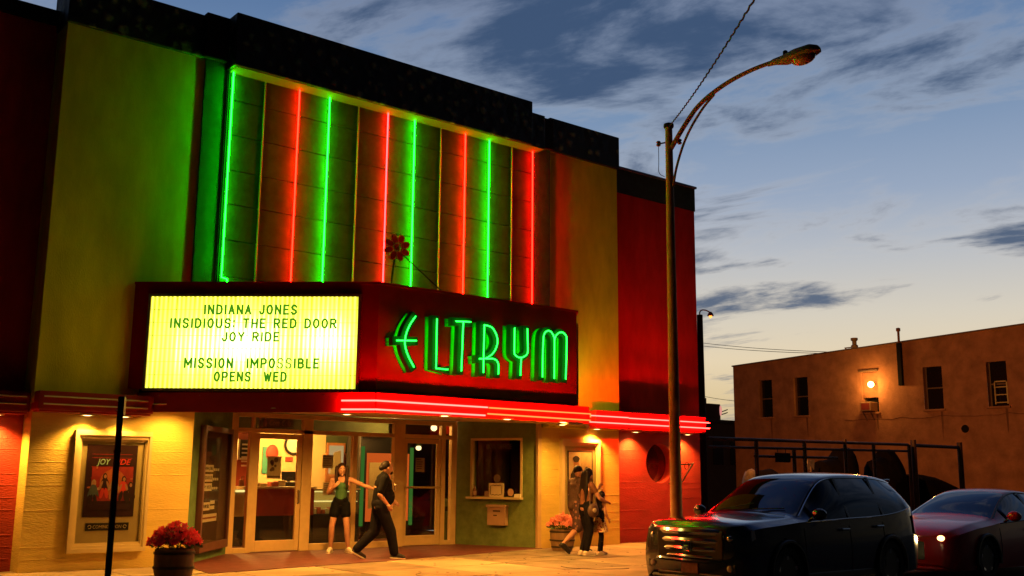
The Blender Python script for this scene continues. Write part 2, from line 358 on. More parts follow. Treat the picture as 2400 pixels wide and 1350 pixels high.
part('side_wall', MB().box((20.03, RY+.002, -.1), (20.05, 34, 2.598)), 'red_concrete', TH)
# round recessed window
ring = MB(); n = 40
for i in range(n):
    a, b = 2*math.pi*i/n, 2*math.pi*(i+1)/n
    ring.add([(18.58+.47*math.cos(a), RY, 1.81+.47*math.sin(a)), (18.58+.47*math.cos(b), RY, 1.81+.47*math.sin(b)), (18.58+.47*math.cos(b), RY+.26, 1.81+.47*math.sin(b)), (18.58+.47*math.cos(a), RY+.26, 1.81+.47*math.sin(a))], [(0, 3, 2, 1)])
rw = part('round_window', ring, 'red_concrete', TH, True)
mat('red_reflect_pane', (.07, .010, .008), .06, 0, var=0, coat=.6)  # red reflection is painted into the dark glass colour
part('pane', MB().lathe([(.46, 0), (.46, .02)], (18.58, RY+.23, 1.81), 40, 'y'), 'red_reflect_pane', rw)
# wing walls (upper stucco, lower board-marked concrete)
for x0, x1 in ((4.29, 6.62), (14.58, 16.66)):
    part('wing_wall', MB().box((x0-.03, WY, 2.5), (x1, FY+.6, ZW)), 'yellow_stucco', TH)
    part('parapet', MB().bbox((x0-.05, WY-.06, ZW), (x1+(.03 if x0 < 10 else .04), FY+.6, 9.38), .02), 'mottled_tile', TH)
for x0, x1 in ((4.29, 6.83), (14.42, 16.78)):
    part('lower_wall', MB().box((x0, FY-.01, -.1), (x1, FY+.6, 2.5)), 'yellow_concrete', TH)
# board marks left by the formwork: thin uneven ridges
def marks(x0, x1, y, zs, m, seed):
    r = random.Random(seed); b = MB()
    for z in zs:
        x = x0
        while x < x1-.1:
            w = r.uniform(.5, 1.7); e = min(x1, x+w)
            if r.random() < .8: b.add([(x, y, z-.006), (e, y, z-.006+r.uniform(-.004, .004)), (e, y-.0035, z), (x, y-.0035, z), (e, y, z+.010), (x, y, z+.010)], [(0, 1, 2, 3), (3, 2, 4, 5)])
            x = e
    part('form_marks', b, m, TH, kind='stuff')
zs = [.18, .36, .53, .72, .9, 1.08, 1.27, 1.44, 1.62, 1.81, 1.98]
marks(4.29, 4.92, FY-.0105, zs, 'yellow_concrete', 3); marks(6.14, 6.8, FY-.0105, zs, 'yellow_concrete', 4)
marks(14.5, 14.96, FY-.0105, zs, 'yellow_concrete', 5); marks(16.14, 16.76, FY-.0105, zs, 'yellow_concrete', 6)
marks(16.8, 18.08, RY-.0005, [.3, .72, .95, 1.22, 1.36, 1.56, 1.9, 2.1], 'red_concrete', 7); marks(19.07, 20.03, RY-.0005, [.3, .62, 1.0, 1.22, 1.36, 1.9, 2.1], 'red_concrete', 8); marks(-1, 4.25, RY+.0035, zs, 'red_concrete', 9)
# tower: dark piers, neon backdrop of panels, overhanging stepped parapet
TY = 16.60
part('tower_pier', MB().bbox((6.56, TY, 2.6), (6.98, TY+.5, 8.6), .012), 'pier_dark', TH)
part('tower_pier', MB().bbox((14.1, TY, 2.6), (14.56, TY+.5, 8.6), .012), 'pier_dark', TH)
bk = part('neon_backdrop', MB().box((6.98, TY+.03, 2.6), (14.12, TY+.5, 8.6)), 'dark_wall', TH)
colsx = [7.03, 7.70, 9.65, 11.59, 13.46, 14.08]; rowz = [4.16, 4.80, 5.44, 6.08, 6.69, 7.33, 7.97, 8.5]
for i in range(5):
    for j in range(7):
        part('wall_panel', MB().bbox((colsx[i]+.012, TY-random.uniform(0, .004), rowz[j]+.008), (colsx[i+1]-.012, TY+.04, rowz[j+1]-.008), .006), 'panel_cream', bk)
for x in colsx[1:5]: part('trim_strip', MB().bbox((x-.02, TY-.014, 4.2), (x+.012, TY+.03, 8.48), .006), 'gold_trim', bk)
part('edge_fin', MB().box((6.985, TY-.05, 4.5), (7.0, TY+.01, 8.48)), 'dark_wall', bk)
pa = part('parapet', MB().bbox((6.93, 16.22, 8.47), (13.72, 17.0, 9.45), .02), 'mottled_tile', TH)
part('parapet_soffit', MB().box((6.98, 16.25, 8.455), (14.1, 16.598, 8.469)), 'soffit_dull', pa)
part('parapet', MB().bbox((6.5, 16.5, 8.6), (6.925, 17.05, 9.42), .015), 'dark_wall', TH)
part('parapet', MB().bbox((13.724, 16.25, 8.47), (14.10, 17.0, 9.22), .015), 'mottled_tile', TH)
part('parapet', MB().bbox((14.104, 16.5, 8.6), (14.575, 17.05, 9.30), .015), 'dark_wall', TH)
part('roof', MB().box((4.35, 17.05, 8.4), (16.6, 34, 8.6)), 'dark_wall', TH)

# recessed entrance: splayed green walls, header
DY = 18.72; A0 = Vector((6.83, FY, 0)); A1 = Vector((8.40, DY, 0)); B0 = Vector((14.42, FY, 0)); B1 = Vector((13.68, DY, 0))
def splay(p0, p1, t, z0, z1, m):
    d = (p1-p0).normalized(); nrm = Vector((-d.y, d.x, 0)); nrm = nrm if nrm.y > 0 else -nrm
    return part('splayed_wall', MB().slab(p0+Z*z0, p1-p0, nrm*t, Z*(z1-z0)), m, TH)
splay(A0, A1, .25, -.1, 2.66, 'green_stucco')
part('corner_trim', MB().bbox((14.36, FY-.03, -.05), (14.46, FY+.05, 2.62), .008), 'bronze_frame', TH)
# ------------------------------------------------------------------ box office (in the right splayed wall)
dB = (B1-B0); nB = Vector((-dB.y, dB.x, 0)).normalized(); nB = nB if nB.x > 0 else -nB       # into the booth
def onB(px, py, off=0.): return atP(px, py, B0-nB*off, nB)
w0 = onB(1106, 1100); w1 = onB(1222, 1100); tb0 = (w0-B0).dot(dB.normalized()); tb1 = (w1-B0).dot(dB.normalized())
uB = dB.normalized(); LB = dB.length; tlo, thi = min(tb0, tb1), max(tb0, tb1)
wz0 = onB(1165, 1163).z; wz1 = onB(1165, 1030).z
for (a, b, z0, z1) in ((0, tlo, -.1, 2.66), (thi, LB, -.1, 2.66), (tlo, thi, -.1, wz0), (tlo, thi, wz1, 2.66)):
    part('splayed_wall', MB().slab(B0+uB*a+Z*z0, uB*(b-a), nB*.18, Z*(z1-z0)), 'booth_green', TH)
mat('brown_label0', (.16, .10, .06), .6, var=.1); tw = part('ticket_window', MB().slab(B0+uB*(tlo-.03)-nB*.02+Z*(wz0-.03), uB*.05, nB*.1, Z*(wz1-wz0+.06)).slab(B0+uB*(thi-.02)-nB*.02+Z*(wz0-.03), uB*.05, nB*.1, Z*(wz1-wz0+.06)).slab(B0+uB*(tlo+.021)-nB*.02+Z*(wz1-.02), uB*(thi-tlo-.042), nB*.1, Z*.05), 'frame_cream', TH)
part('pane', MB().slab(B0+uB*tlo+nB*.05+Z*wz0, uB*(thi-tlo), nB*.008, Z*(wz1-wz0)), 'clear_glass', tw)
part('sill', MB().slab(B0+uB*(tlo-.05)-nB*.16+Z*(wz0-.06), uB*(thi-tlo+.1), nB*.3, Z*.045), 'frame_cream', tw)
part('speaker_vent', MB().tube([B0+uB*((tlo+thi)/2)+nB*.03+Z*1.42, B0+uB*((tlo+thi)/2)+nB*.045+Z*1.42], .085, 20), 'brown_label0', tw)
mat('brown_label0', (.16, .10, .06), .6, var=.1)
q = B0+uB*(tlo+(thi-tlo)*.72)+nB*.044
part('lettering', text_mb('BOX OFFICE', .1, q+Z*(wz1-.2), -uB, Z, width=(thi-tlo)*.5, ext=.001), 'brown_label0', tw)
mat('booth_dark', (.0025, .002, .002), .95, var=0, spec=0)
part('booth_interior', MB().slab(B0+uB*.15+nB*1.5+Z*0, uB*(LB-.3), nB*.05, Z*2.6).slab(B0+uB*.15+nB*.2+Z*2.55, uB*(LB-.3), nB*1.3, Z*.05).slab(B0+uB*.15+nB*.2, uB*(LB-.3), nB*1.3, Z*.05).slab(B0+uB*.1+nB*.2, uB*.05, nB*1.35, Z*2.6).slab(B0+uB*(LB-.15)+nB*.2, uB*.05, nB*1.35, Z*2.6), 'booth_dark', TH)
# things on the ticket sill
def sill_at(px): p = onB(px, 1163, .06); p.z = wz0-.014; return p
cpos = sill_at(1163); c = thing('certificate', 'framed cream certificate with scrolled border on the ticket window sill', 'certificate', cpos)
mat('card_lit', (.75, .62, .35), .6, var=.05)
part('card', MB().slab(cpos-uB*.19, uB*.38, nB*.012, Z*.29), 'card_lit', c)
for s_ in (-1, 1):
    part('border', MB().tube([cpos-nB*.003+uB*(s_*.14)+Z*z_ for z_ in (.05, .1, .145, .19, .24)], .006, 6), 'ink', c)
part('border', MB().tube([cpos-nB*.003+uB*(-.12+.03*k)+Z*(.245+.008*math.sin(k*2.1)) for k in range(9)], .006, 6), 'ink', c)
part('border', MB().tube([cpos-nB*.003+uB*(-.12+.03*k)+Z*(.045+.008*math.sin(k*2.1)) for k in range(9)], .006, 6), 'ink', c)
mat('brown_glass', (.16, .06, .03), .15, var=0); mat('brown_label', (.3, .16, .08), .5, var=.1)
b = sill_at(1112); bt = thing('bottle', 'slim brown bottle at the left end of the ticket sill', 'bottle', b)
part('glass_body', MB().lathe([(.04, 0), (.045, .02), (.045, .14), (.018, .19), (.016, .24), (.02, .245)], b, 14), 'brown_glass', bt, True); part('bottle_label', MB().lathe([(.047, .04), (.047, .12)], b, 14), 'brown_label', bt, True)
b = sill_at(1141); single('card_holder', MB().slab(b-uB*.055, uB*.11, nB*.05, Z*.12).slab(b-uB*.065-nB*.004, uB*.13, nB*.06, Z*.012), 'brown_label', 'small brown card holder left of the certificate', 'holder')
b = sill_at(1197); g = thing('desk_sign', 'small round emblem stand right of the certificate', 'stand', b)
part('disc', MB().lathe([(.08, 0), (.08, .02)], b+Vector((0, 0, .1)), 20, 'y'), 'brown_label', g); part('foot', MB().slab(b-uB*.05, uB*.1, nB*.06, Z*.02), 'ink', g)
b = sill_at(1212); single('leaflet_stack', MB().slab(b-uB*.075, uB*.15, nB*.09, Z*.06).slab(b-uB*.07+Z*.0605, uB*.13, nB*.08, Z*.008), 'white_card', 'short stack of pale leaflets at the right end of the ticket sill', 'leaflets')
# night drop box on the wall under the window
p0 = onB(1143, 1182, .12); p1 = onB(1184, 1232, .12); t0 = (p0-B0).dot(uB); t1 = (p1-B0).dot(uB); t0, t1 = min(t0, t1), max(t0, t1); zt = p0.z; zb = p1.z
mat('box_paint', (.42, .26, .14), .5, var=.15)
dbx = thing('drop_box', 'cream metal drop box mounted on the green wall under the ticket window', 'drop box', B0+uB*((t0+t1)/2)+Z*zb)
part('body', MB().slab(B0+uB*t0-nB*.13+Z*zb, uB*(t1-t0), nB*.128, Z*(zt-zb-.06)), 'box_paint', dbx)
part('lid', MB().slab(B0+uB*(t0-.02)-nB*.16+Z*(zt-.055), uB*(t1-t0+.04), nB*.158, Z*.05), 'box_paint', dbx)
part('slot_label', MB().slab(B0+uB*(t0+.12)-nB*.134+Z*(zt-.15), uB*.18, nB*.003, Z*.03), 'ink', dbx); part('slot_label', MB().slab(B0+uB*(t0+.2)-nB*.134+Z*(zt-.24), uB*.09, nB*.003, Z*.025), 'ink', dbx)

# ------------------------------------------------------------------ marquee
MQ = thing('marquee', 'red wedge-shaped marquee with lit reader board and green neon name', 'marquee', (10.8, FY, 2.44))
P0, P1, P2, P3 = (5.76, 16.74), (8.56, 13.90), (13.08, 13.90), (15.75, 16.74)
sof = lambda x, y: 2.45+max(0, y-13.90)*.044
cn = part('canopy', MB().prism([P0, P1, P2, P3], sof, 2.70), 'soffit_cream', MQ)
part('recess_ceiling', MB().prism([(6.6, 16.745), (14.6, 16.745), (13.9, DY+.1), (8.2, DY+.1)], sof, lambda x, y: sof(x, y)+.06), 'soffit_cream', TH)
def fascia(a, b, z0, z1, t, m, name, par):
    a = Vector((*a, 0)); b = Vector((*b, 0)); d = (b-a).normalized(); nr = Vector((d.y, -d.x, 0))
    return part(name, MB().slab(a+nr*.001+Z*z0, b-a, nr*t, Z*(z1-z0)), m, par)
fascia(P0, P1, 2.425, 2.735, .05, 'fascia_red', 'fascia', cn); fascia(P1, P2, 2.425, 2.735, .05, 'fascia_red', 'fascia', cn); fascia(P2, P3, 2.425, 2.735, .05, 'fascia_red', 'fascia', cn)
Q0, Q1, Q2, Q3 = (5.52, 16.74), (8.63, 14.0), (12.93, 14.0), (15.15, 16.72); ZB, ZT = 2.79, 4.48
part('plinth', MB().prism([(5.75, 16.70), (8.72, 14.12), (12.82, 14.12), (15.0, 16.70)], 2.701, 2.79), 'dark_wall', MQ)
box = part('sign_box', MB().prism([Q0, Q1, Q2, Q3], ZB, ZT), 'marquee_red', MQ)
part('top_cap', MB().prism([(5.50, 16.75), (8.61, 13.97), (12.95, 13.97), (15.17, 16.73)], ZT, ZT+.04), 'marquee_red', MQ)
for k in range(14):                                                # seams and bolt heads on the long faces
    x = 8.7+k*.32
    if k < 5: part('bolt', MB().lathe([(.008, 0), (.006, .006)], (6.3+k*.5, 16.0, 0) if 0 else (Vector((*P0, 2.69))+(Vector((*P1, 2.69))-Vector((*P0, 2.69)))*(.12+k*.17)+Vector((-.72, -.70, 0))*.055), 8, 'y'), 'steel', cn)
a = Vector((*Q0, 0)); b = Vector((*Q1, 0)); uW = (b-a).normalized(); nW = Vector((uW.y, -uW.x, 0))     # outward normal of the left face
def onW(px, py, off=0.): return atP(px, py, a+nW*off, nW)
def UZ(px, py, off=0.): p = onW(px, py, off); return (p-a).dot(uW), p.z
u0 = UZ(350, 800)[0]; u1 = UZ(838, 800)[0]; z0 = UZ(590, 911)[1]; z1 = UZ(590, 696)[1]
def rboard_mat():
    m = bpy.data.materials.new('backlit_board'); m.use_nodes = True; t = m.node_tree; t.nodes.clear(); n = t.nodes.new
    def mth(op, *v):
        q = n('ShaderNodeMath'); q.operation = op
        for i, x in enumerate(v):
            if isinstance(x, (int, float)): q.inputs[i].default_value = x
            else: t.links.new(x, q.inputs[i])
        return q.outputs[0]
    co = n('ShaderNodeTexCoord'); se = n('ShaderNodeSeparateXYZ'); t.links.new(co.outputs['Generated'], se.inputs[0]); U, V = se.outputs[0], se.outputs[2]
    def blob(cx, cz, wx, wz):
        e = mth('ADD', mth('POWER', mth('ABSOLUTE', mth('DIVIDE', mth('SUBTRACT', U, cx), wx)), 2), mth('POWER', mth('ABSOLUTE', mth('DIVIDE', mth('SUBTRACT', V, cz), wz)), 2))
        return mth('POWER', 2.718, mth('MULTIPLY', e, -1))
    g = mth('ADD', mth('ADD', blob(.46, .48, .22, .34), mth('MULTIPLY', blob(.86, .5, .13, .34), .85)), mth('MULTIPLY', blob(.16, .42, .12, .38), .35))
    wv = mth('MULTIPLY', mth('SINE', mth('MULTIPLY', U, 2*math.pi*46)), .17)
    co2 = n('ShaderNodeCombineXYZ'); t.links.new(mth('MULTIPLY', U, 60), co2.inputs[0]); t.links.new(mth('MULTIPLY', V, 1.2), co2.inputs[2])
    z = n('ShaderNodeTexNoise'); z.inputs['Scale'].default_value = 1; z.inputs['Detail'].default_value = 2; t.links.new(co2.outputs[0], z.inputs['Vector'])
    co3 = n('ShaderNodeCombineXYZ'); t.links.new(mth('MULTIPLY', U, 110), co3.inputs[0]); t.links.new(mth('MULTIPLY', V, 30), co3.inputs[2])
    sp_ = n('ShaderNodeTexNoise'); sp_.inputs['Scale'].default_value = 1; sp_.inputs['Detail'].default_value = 1; t.links.new(co3.outputs[0], sp_.inputs['Vector'])
    dirt = n('ShaderNodeMapRange'); t.links.new(sp_.outputs['Fac'], dirt.inputs[0]); dirt.inputs[1].default_value = .70; dirt.inputs[2].default_value = .80; dirt.inputs[3].default_value = 1; dirt.inputs[4].default_value = .45
    val = mth('ADD', mth('ADD', mth('MULTIPLY', g, .75), wv), mth('MULTIPLY', mth('SUBTRACT', z.outputs['Fac'], .5), .5)); val = mth('ADD', val, .12)
    r = n('ShaderNodeValToRGB'); r.color_ramp.elements[0].position = 0; r.color_ramp.elements[0].color = (.125, .128, .005, 1); r.color_ramp.elements[1].position = .92; r.color_ramp.elements[1].color = (.78, .80, .26, 1)
    e = r.color_ramp.elements.new(.45); e.color = (.42, .44, .045, 1)
    t.links.new(val, r.inputs[0]); em = n('ShaderNodeEmission'); t.links.new(r.outputs[0], em.inputs[0]); t.links.new(mth('MULTIPLY', dirt.outputs[0], 7.0), em.inputs[1])
    o = n('ShaderNodeOutputMaterial'); t.links.new(em.outputs[0], o.inputs[0]); MAT['backlit_board'] = m
rboard_mat()
def board(A, u, nn, ua, ub, za, zb, par):
    m = MB(); nr = 92; pts = []
    for i in range(nr+1):
        q = A+u*(ua+(ub-ua)*i/nr)+nn*(.012 if i % 2 else .022); pts += [q+Z*za, q+Z*zb]
    m.add(pts, [(2*i, 2*i+2, 2*i+3, 2*i+1) for i in range(nr)])
    rb = part('reader_board', m, 'backlit_board', par)
    w = .045
    for (ca, cb, da, db) in ((ua-w, ub+w, za-w, za), (ua-w, ub+w, zb, zb+w), (ua-w, ua, za, zb), (ub, ub+w, za, zb)):
        part('board_frame', MB().slab(A+u*ca+nn*.002+Z*da, u*(cb-ca), nn*.05, Z*(db-da)), 'gold_trim', rb)
    for k in range(1, 7): part('letter_rail', MB().slab(A+u*ua+nn*.0225+Z*(za+(zb-za)*k/7-.004), u*(ub-ua), nn*.004, Z*.008), 'rail_clear', rb)
    return rb
glass('rail_clear', (.86, .86, .5))
rb = board(a, uW, nW, u0, u1, z0, z1, MQ)
mat('letter_green', (.03, .15, .02), .4, var=0, emit=(.045, .26, .010), estr=1.); mat('letter_thin', (.10, .22, .03), .4, var=0, emit=(.14, .36, .03), estr=1.)  # letters emit a little in place of board light passing through them
GL = {'I': [[(.5, 0), (.5, 1)]], 'N': [[(0, 0), (0, 1)], [(0, 1), (1, 0)], [(1, 0), (1, 1)]], 'A': [[(0, 0), (.5, 1), (1, 0)], [(.2, .33), (.8, .33)]], 'E': [[(1, 1), (0, 1), (0, 0), (1, 0)], [(0, .52), (.82, .52)]],
 'D': [[(0, 0), (0, 1), (.5, 1), (.88, .86), (1, .6), (1, .4), (.88, .14), (.5, 0), (0, 0)]], 'J': [[(.95, 1), (.95, .25), (.75, .02), (.3, .02), (.05, .25)]], 'O': [[(.5+.5*math.cos(t_), .5+.5*math.sin(t_)) for t_ in [j*math.pi/7 for j in range(15)]]],
 'S': [[(.97, .82), (.75, 1), (.28, 1), (.04, .8), (.15, .58), (.85, .42), (.97, .2), (.72, 0), (.25, 0), (.02, .18)]], 'U': [[(0, 1), (0, .25), (.22, .02), (.78, .02), (1, .25), (1, 1)]], 'T': [[(0, 1), (1, 1)], [(.5, 1), (.5, 0)]], 'H': [[(0, 0), (0, 1)], [(1, 0), (1, 1)], [(0, .5), (1, .5)]],
 'R': [[(0, 0), (0, 1), (.7, 1), (.97, .86), (.97, .62), (.7, .48), (0, .48)], [(.5, .48), (1, 0)]], 'P': [[(0, 0), (0, 1), (.7, 1), (.97, .86), (.97, .58), (.7, .44), (0, .44)]], 'B': [[(0, 0), (0, 1), (.65, 1), (.9, .88), (.9, .66), (.65, .54), (0, .54)], [(.65, .54), (.98, .4), (.98, .14), (.7, 0), (0, 0)]],
 'Y': [[(0, 1), (.5, .5), (1, 1)], [(.5, .5), (.5, 0)]], 'M': [[(0, 0), (0, 1), (.5, .3), (1, 1), (1, 0)]], 'L': [[(0, 1), (0, 0), (1, 0)]], 'W': [[(0, 1), (.24, 0), (.5, .8), (.76, 0), (1, 1)]], ':': [[(.5, .12), (.5, .2)], [(.5, .72), (.5, .8)]]}
def glyph(ch, o, w, h, kt=1.):
    '''stroke-built marquee letter with square ends'''
    hw = .085*h*kt; m = MB(); n_ = 0
    for st_ in GL[ch]:
        for (x0_, y0_), (x1_, y1_) in zip(st_[:-1], st_[1:]):
            fx_ = lambda x: hw+x*(w-2*hw); fy_ = lambda y: hw+y*(h-2*hw); A_ = Vector((fx_(x0_), fy_(y0_), 0)); B_ = Vector((fx_(x1_), fy_(y1_), 0)); d_ = (B_-A_).normalized(); p_ = Vector((-d_.y, d_.x, 0)); A_ -= d_*hw*.8; B_ += d_*hw*.8
            tr = lambda q: o+uW*q.x+Z*q.y+nW*(.0006*n_); m.slab(tr(A_-p_*hw), tr(B_-p_*hw)-tr(A_-p_*hw), tr(A_+p_*hw)-tr(A_-p_*hw), nW*.014); n_ += 1
    return m
rows = [('INDIANA JONES', 478, 698, 714, 738), ('INSIDIOUS: THE RED DOOR', 398, 790, 746, 770), ('JOY RIDE', 519, 656, 778, 801), ('MISSION  IMPOSSIBLE', 431, 749, 839, 864), ('OPENS  WED', 501, 673, 871, 895)]
wid = {'I': .34, ':': .34, ' ': .62, 'M': 1.25, 'W': 1.25, 'J': .9, 'E': .9, 'L': .85}
for txt, xa, xb, ya, yb in rows:
    adv = [wid.get(ch, 1.) for ch in txt]; gap = .26; tot = sum(adv)+gap*(len(txt)-1); ua_, zl = UZ(xa, yb, .03); ub_, zh = UZ(xb, ya, .03); _, zl = UZ((xa+xb)/2, yb, .03); _, zh = UZ((xa+xb)/2, ya, .03)
    k = (ub_-ua_)/tot; cur = ua_
    for i, ch in enumerate(txt):
        if ch != ' ':
            thin = txt.startswith('MISS') and i in (13, 14)
            part('letter', glyph(ch, a+uW*cur+nW*.034+Z*zl, adv[i]*k, zh-zl, .75 if thin else 1.06), 'letter_thin' if thin else 'letter_green', rb)
        cur += (adv[i]+gap)*k
# matching board on the far wing
a2 = Vector((*Q2, 0)); b2 = Vector((*Q3, 0)); uW2 = (b2-a2).normalized(); nW2 = Vector((uW2.y, -uW2.x, 0)); L2 = (b2-a2).length
board(a2, uW2, nW2, .30, L2-.15, z0, z1, MQ)

# name in channel letters: stroke paths read off the picture, standing off the front face
SF = 13.76
def cpx(x, y): return 780+x*.38511, 520+y*.38519
def LP(pts): return [atY(*cpx(*p), SF) for p in pts]
def smooth(P, it=2):
    for _ in range(it):
        o = [P[0]]
        for i in range(len(P)-1): o += [P[i].lerp(P[i+1], .25), P[i].lerp(P[i+1], .75)]
        P = o+[P[-1]]
    return P
LET = {
 'E': [('c', [(500, 575), (455, 640), (430, 725), (445, 800), (490, 885)]), ('s', [(385, 722), (505, 724)])],
 'L': [('s', [(630, 590), (624, 892), (697, 899)])],
 'T': [('s', [(745, 605), (835, 610)]), ('s', [(790, 608), (778, 908)])],
 'R': [('s', [(918, 628), (912, 918)]), ('c', [(918, 628), (970, 640), (1004, 715), (985, 790), (930, 834), (888, 834)]), ('c', [(930, 834), (985, 832), (1006, 865), (1003, 928)])],
 'Y': [('c', [(1103, 645), (1100, 770), (1100, 812), (1142, 832), (1183, 806), (1183, 765), (1180, 650)]), ('s', [(1142, 828), (1138, 935)])],
 'M': [('c', [(1272, 945), (1275, 705), (1288, 668), (1318, 660), (1342, 695), (1345, 725)]), ('s', [(1345, 705), (1343, 955)]), ('c', [(1345, 725), (1352, 690), (1385, 666), (1418, 690), (1420, 730), (1413, 958)])]}
mat('letter_glow', (.025, .20, .025), .8, 0, var=.15, spec=.1)  # green put in for the glow behind the letters
mat('letter_can', (.015, .075, .018), .6, 0, var=.2, spec=.2)
def ribbon(m, P, w, y0, y1):
    """flat stroke of half width w in the XZ plane, from y0 (front) to y1 (back)"""
    L = []; R = []
    for i, p in enumerate(P):
        t = (P[min(i+1, len(P)-1)]-P[max(i-1, 0)]); t.y = 0; t.normalize(); nn = Vector((-t.z, 0, t.x)); e = t*(w*.8 if i == len(P)-1 else -w*.8 if i == 0 else 0)
        L.append(p+nn*w+e); R.append(p-nn*w+e)
    n_ = len(P); vs = []
    for y in (y0, y1):
        for q in L: vs.append((q.x, y, q.z))
        for q in R: vs.append((q.x, y, q.z))
    fs = []
    for i in range(n_-1):
        fs += [(i, n_+i, n_+i+1, i+1), (2*n_+i, 2*n_+i+1, 3*n_+i+1, 3*n_+i), (i, i+1, 2*n_+i+1, 2*n_+i), (n_+i, 3*n_+i, 3*n_+i+1, n_+i+1)]
    fs += [(0, 2*n_, 3*n_, n_), (n_-1, 2*n_-1, 4*n_-1, 3*n_-1)]
    m.add(vs, fs)
for ch, strokes in LET.items():
    body = MB(); tubes = []; halo = []
    for k, (kind, pts) in enumerate(strokes):
        P = LP(pts)
        if kind == 'c': P = smooth(P, 3)
        else: P = [q for i in range(len(P)-1) for q in (P[i],)]+[P[-1]]
        ribbon(body, P, .068, SF+.018+k*.002, SF+.13-k*.002)
        # raised rims of the channel
        tubes.append(P); halo.append([Vector((q.x, SF+.155, q.z)) for q in P])
    lt = part('channel_letter', body, 'letter_can', MQ); back = MB()
    for k, P in enumerate(tubes): ribbon(back, P, .066, 13.982-.002*k, 13.998)
    part('glow_plate', back, 'letter_glow', lt)  # plate added to carry the letter's green glow on the sign face
    for P in tubes: part('neon_tube', MB().tube([q+Vector((0, -.020, 0)) for q in P], .0105, 8), 'neon_letter', lt, True)
    for P in halo: part('halo_tube', MB().tube(P, .010, 6), 'halo_tube', lt, True)
    for P in tubes: [part('standoff', MB().tube([Vector((q.x, SF+.13, q.z)), Vector((q.x, 14.0, q.z))], .008, 6), 'letter_can', lt) for q in (P[0], P[-1])]

# fascia neon (lit on the front, dead on the left)
fz1 = atY(1000, 946, 13.76).z; fz2 = atY(1000, 966, 13.76).z
dF = (Vector((*P1, 0))-Vector((*P0, 0))).normalized(); nF = Vector((dF.y, -dF.x, 0)); p1 = Vector((*P1, 0)); ws = p1+nF*.14-dF*.50; cor = Vector((8.49, 13.76, 0))
xs = atY(1143, 955, 13.76).x
mat('tube_clip', (.2, .02, .02), .5, var=0)
part('neon_tube', MB().tube([ws+Z*fz1, cor+Z*fz1, Vector((xs, 13.76, fz1))], .013, 7), 'neon_fascia', cn)
part('neon_tube', MB().tube([ws+Z*fz2, cor+Z*fz2, Vector((xs-.05, 13.76, fz2))], .013, 7), 'neon_fascia', cn)
part('neon_tube', MB().tube([Vector((xs+.03, 13.76, fz1-.005)), Vector((13.05, 13.76, fz1-.005)), Vector((13.07, 13.78, fz1-.06))], .012, 7), 'neon_fascia_orange', cn)
part('neon_tube', MB().tube([Vector((xs, 13.76, fz2+.03)), Vector((13.05, 13.76, fz2+.015))], .012, 7), 'neon_fascia_orange', cn)
for x in [8.9+.62*k for k in range(7)]:
    for z_ in (fz1, fz2): part('tube_clip', MB().box((x, 13.762, z_-.02), (x+.015, 13.849, z_-.013)), 'tube_clip', cn)
da = Vector((*P0, 0))+nF*.07
part('dead_tube', MB().tube([da+dF*.05+Z*2.55, da+dF*.62+Z*2.55], .012, 7), 'dead_tube', cn)

# ------------------------------------------------------------------ facade bands beside the marquee
def band(x0, x1, y0, y1, zb, zt, name='facade_band'):
    o = part(name, MB().bbox((x0, y0, zb+.03), (x1, y1, zt), .012), 'fascia_red', TH)
    part('band_soffit', MB().box((x0+.03, y0+.03, zb), (x1-.03, y1, zb+.029)), 'fascia_red', o); return o
bl = band(4.27, 6.0, 16.40, FY-.012, 2.36, 2.67); bl0 = band(-6, 4.262, 16.80, RY+.3, 2.33, 2.66)
br = band(15.72, 16.775, 16.40, FY-.012, 2.53, 2.91); br2 = band(16.779, 19.36, 16.40, RY-.002, 2.53, 2.91)
tl = atY(200, 933, 16.38).z; tl2 = atY(200, 950.5, 16.38).z
for z_ in (tl, tl2):
    part('dead_tube', MB().tube([(4.34, 16.38, z_), (5.9, 16.38, z_)], .012, 7), 'dead_tube', bl)
    part('dead_tube', MB().tube([(-1, 16.78, z_+.005), (4.2, 16.78, z_+.005)], .012, 7), 'dead_tube', bl0)
zr = [atY(1515, 981.5, 16.27).z, atY(1515, 996, 16.27).z]; xm = atY(1473, 985, 16.27).x
part('neon_tube', MB().tube([(15.44, 16.27, zr[0]), (xm, 16.27, zr[0])], .013, 7), 'neon_fascia', br); part('neon_tube', MB().tube([(15.40, 16.27, zr[1]), (xm, 16.27, zr[1])], .013, 7), 'neon_fascia', br)
part('neon_tube', MB().tube([(xm+.02, 16.27, zr[0]-.01), (19.33, 16.27, zr[0]-.01)], .012, 7), 'neon_fascia', br2); part('neon_tube', MB().tube([(xm+.02, 16.27, zr[1]), (19.33, 16.27, zr[1])], .013, 7), 'neon_fascia', br2)
zz = [atY(1376, 960, 16.26), atY(1378, 967, 16.26), atY(1369, 974, 16.26), atY(1375, 980, 16.26), atY(1368, 990, 16.26)]
part('neon_tube', MB().tube(zz, .012, 7), 'neon_fascia_orange', br)

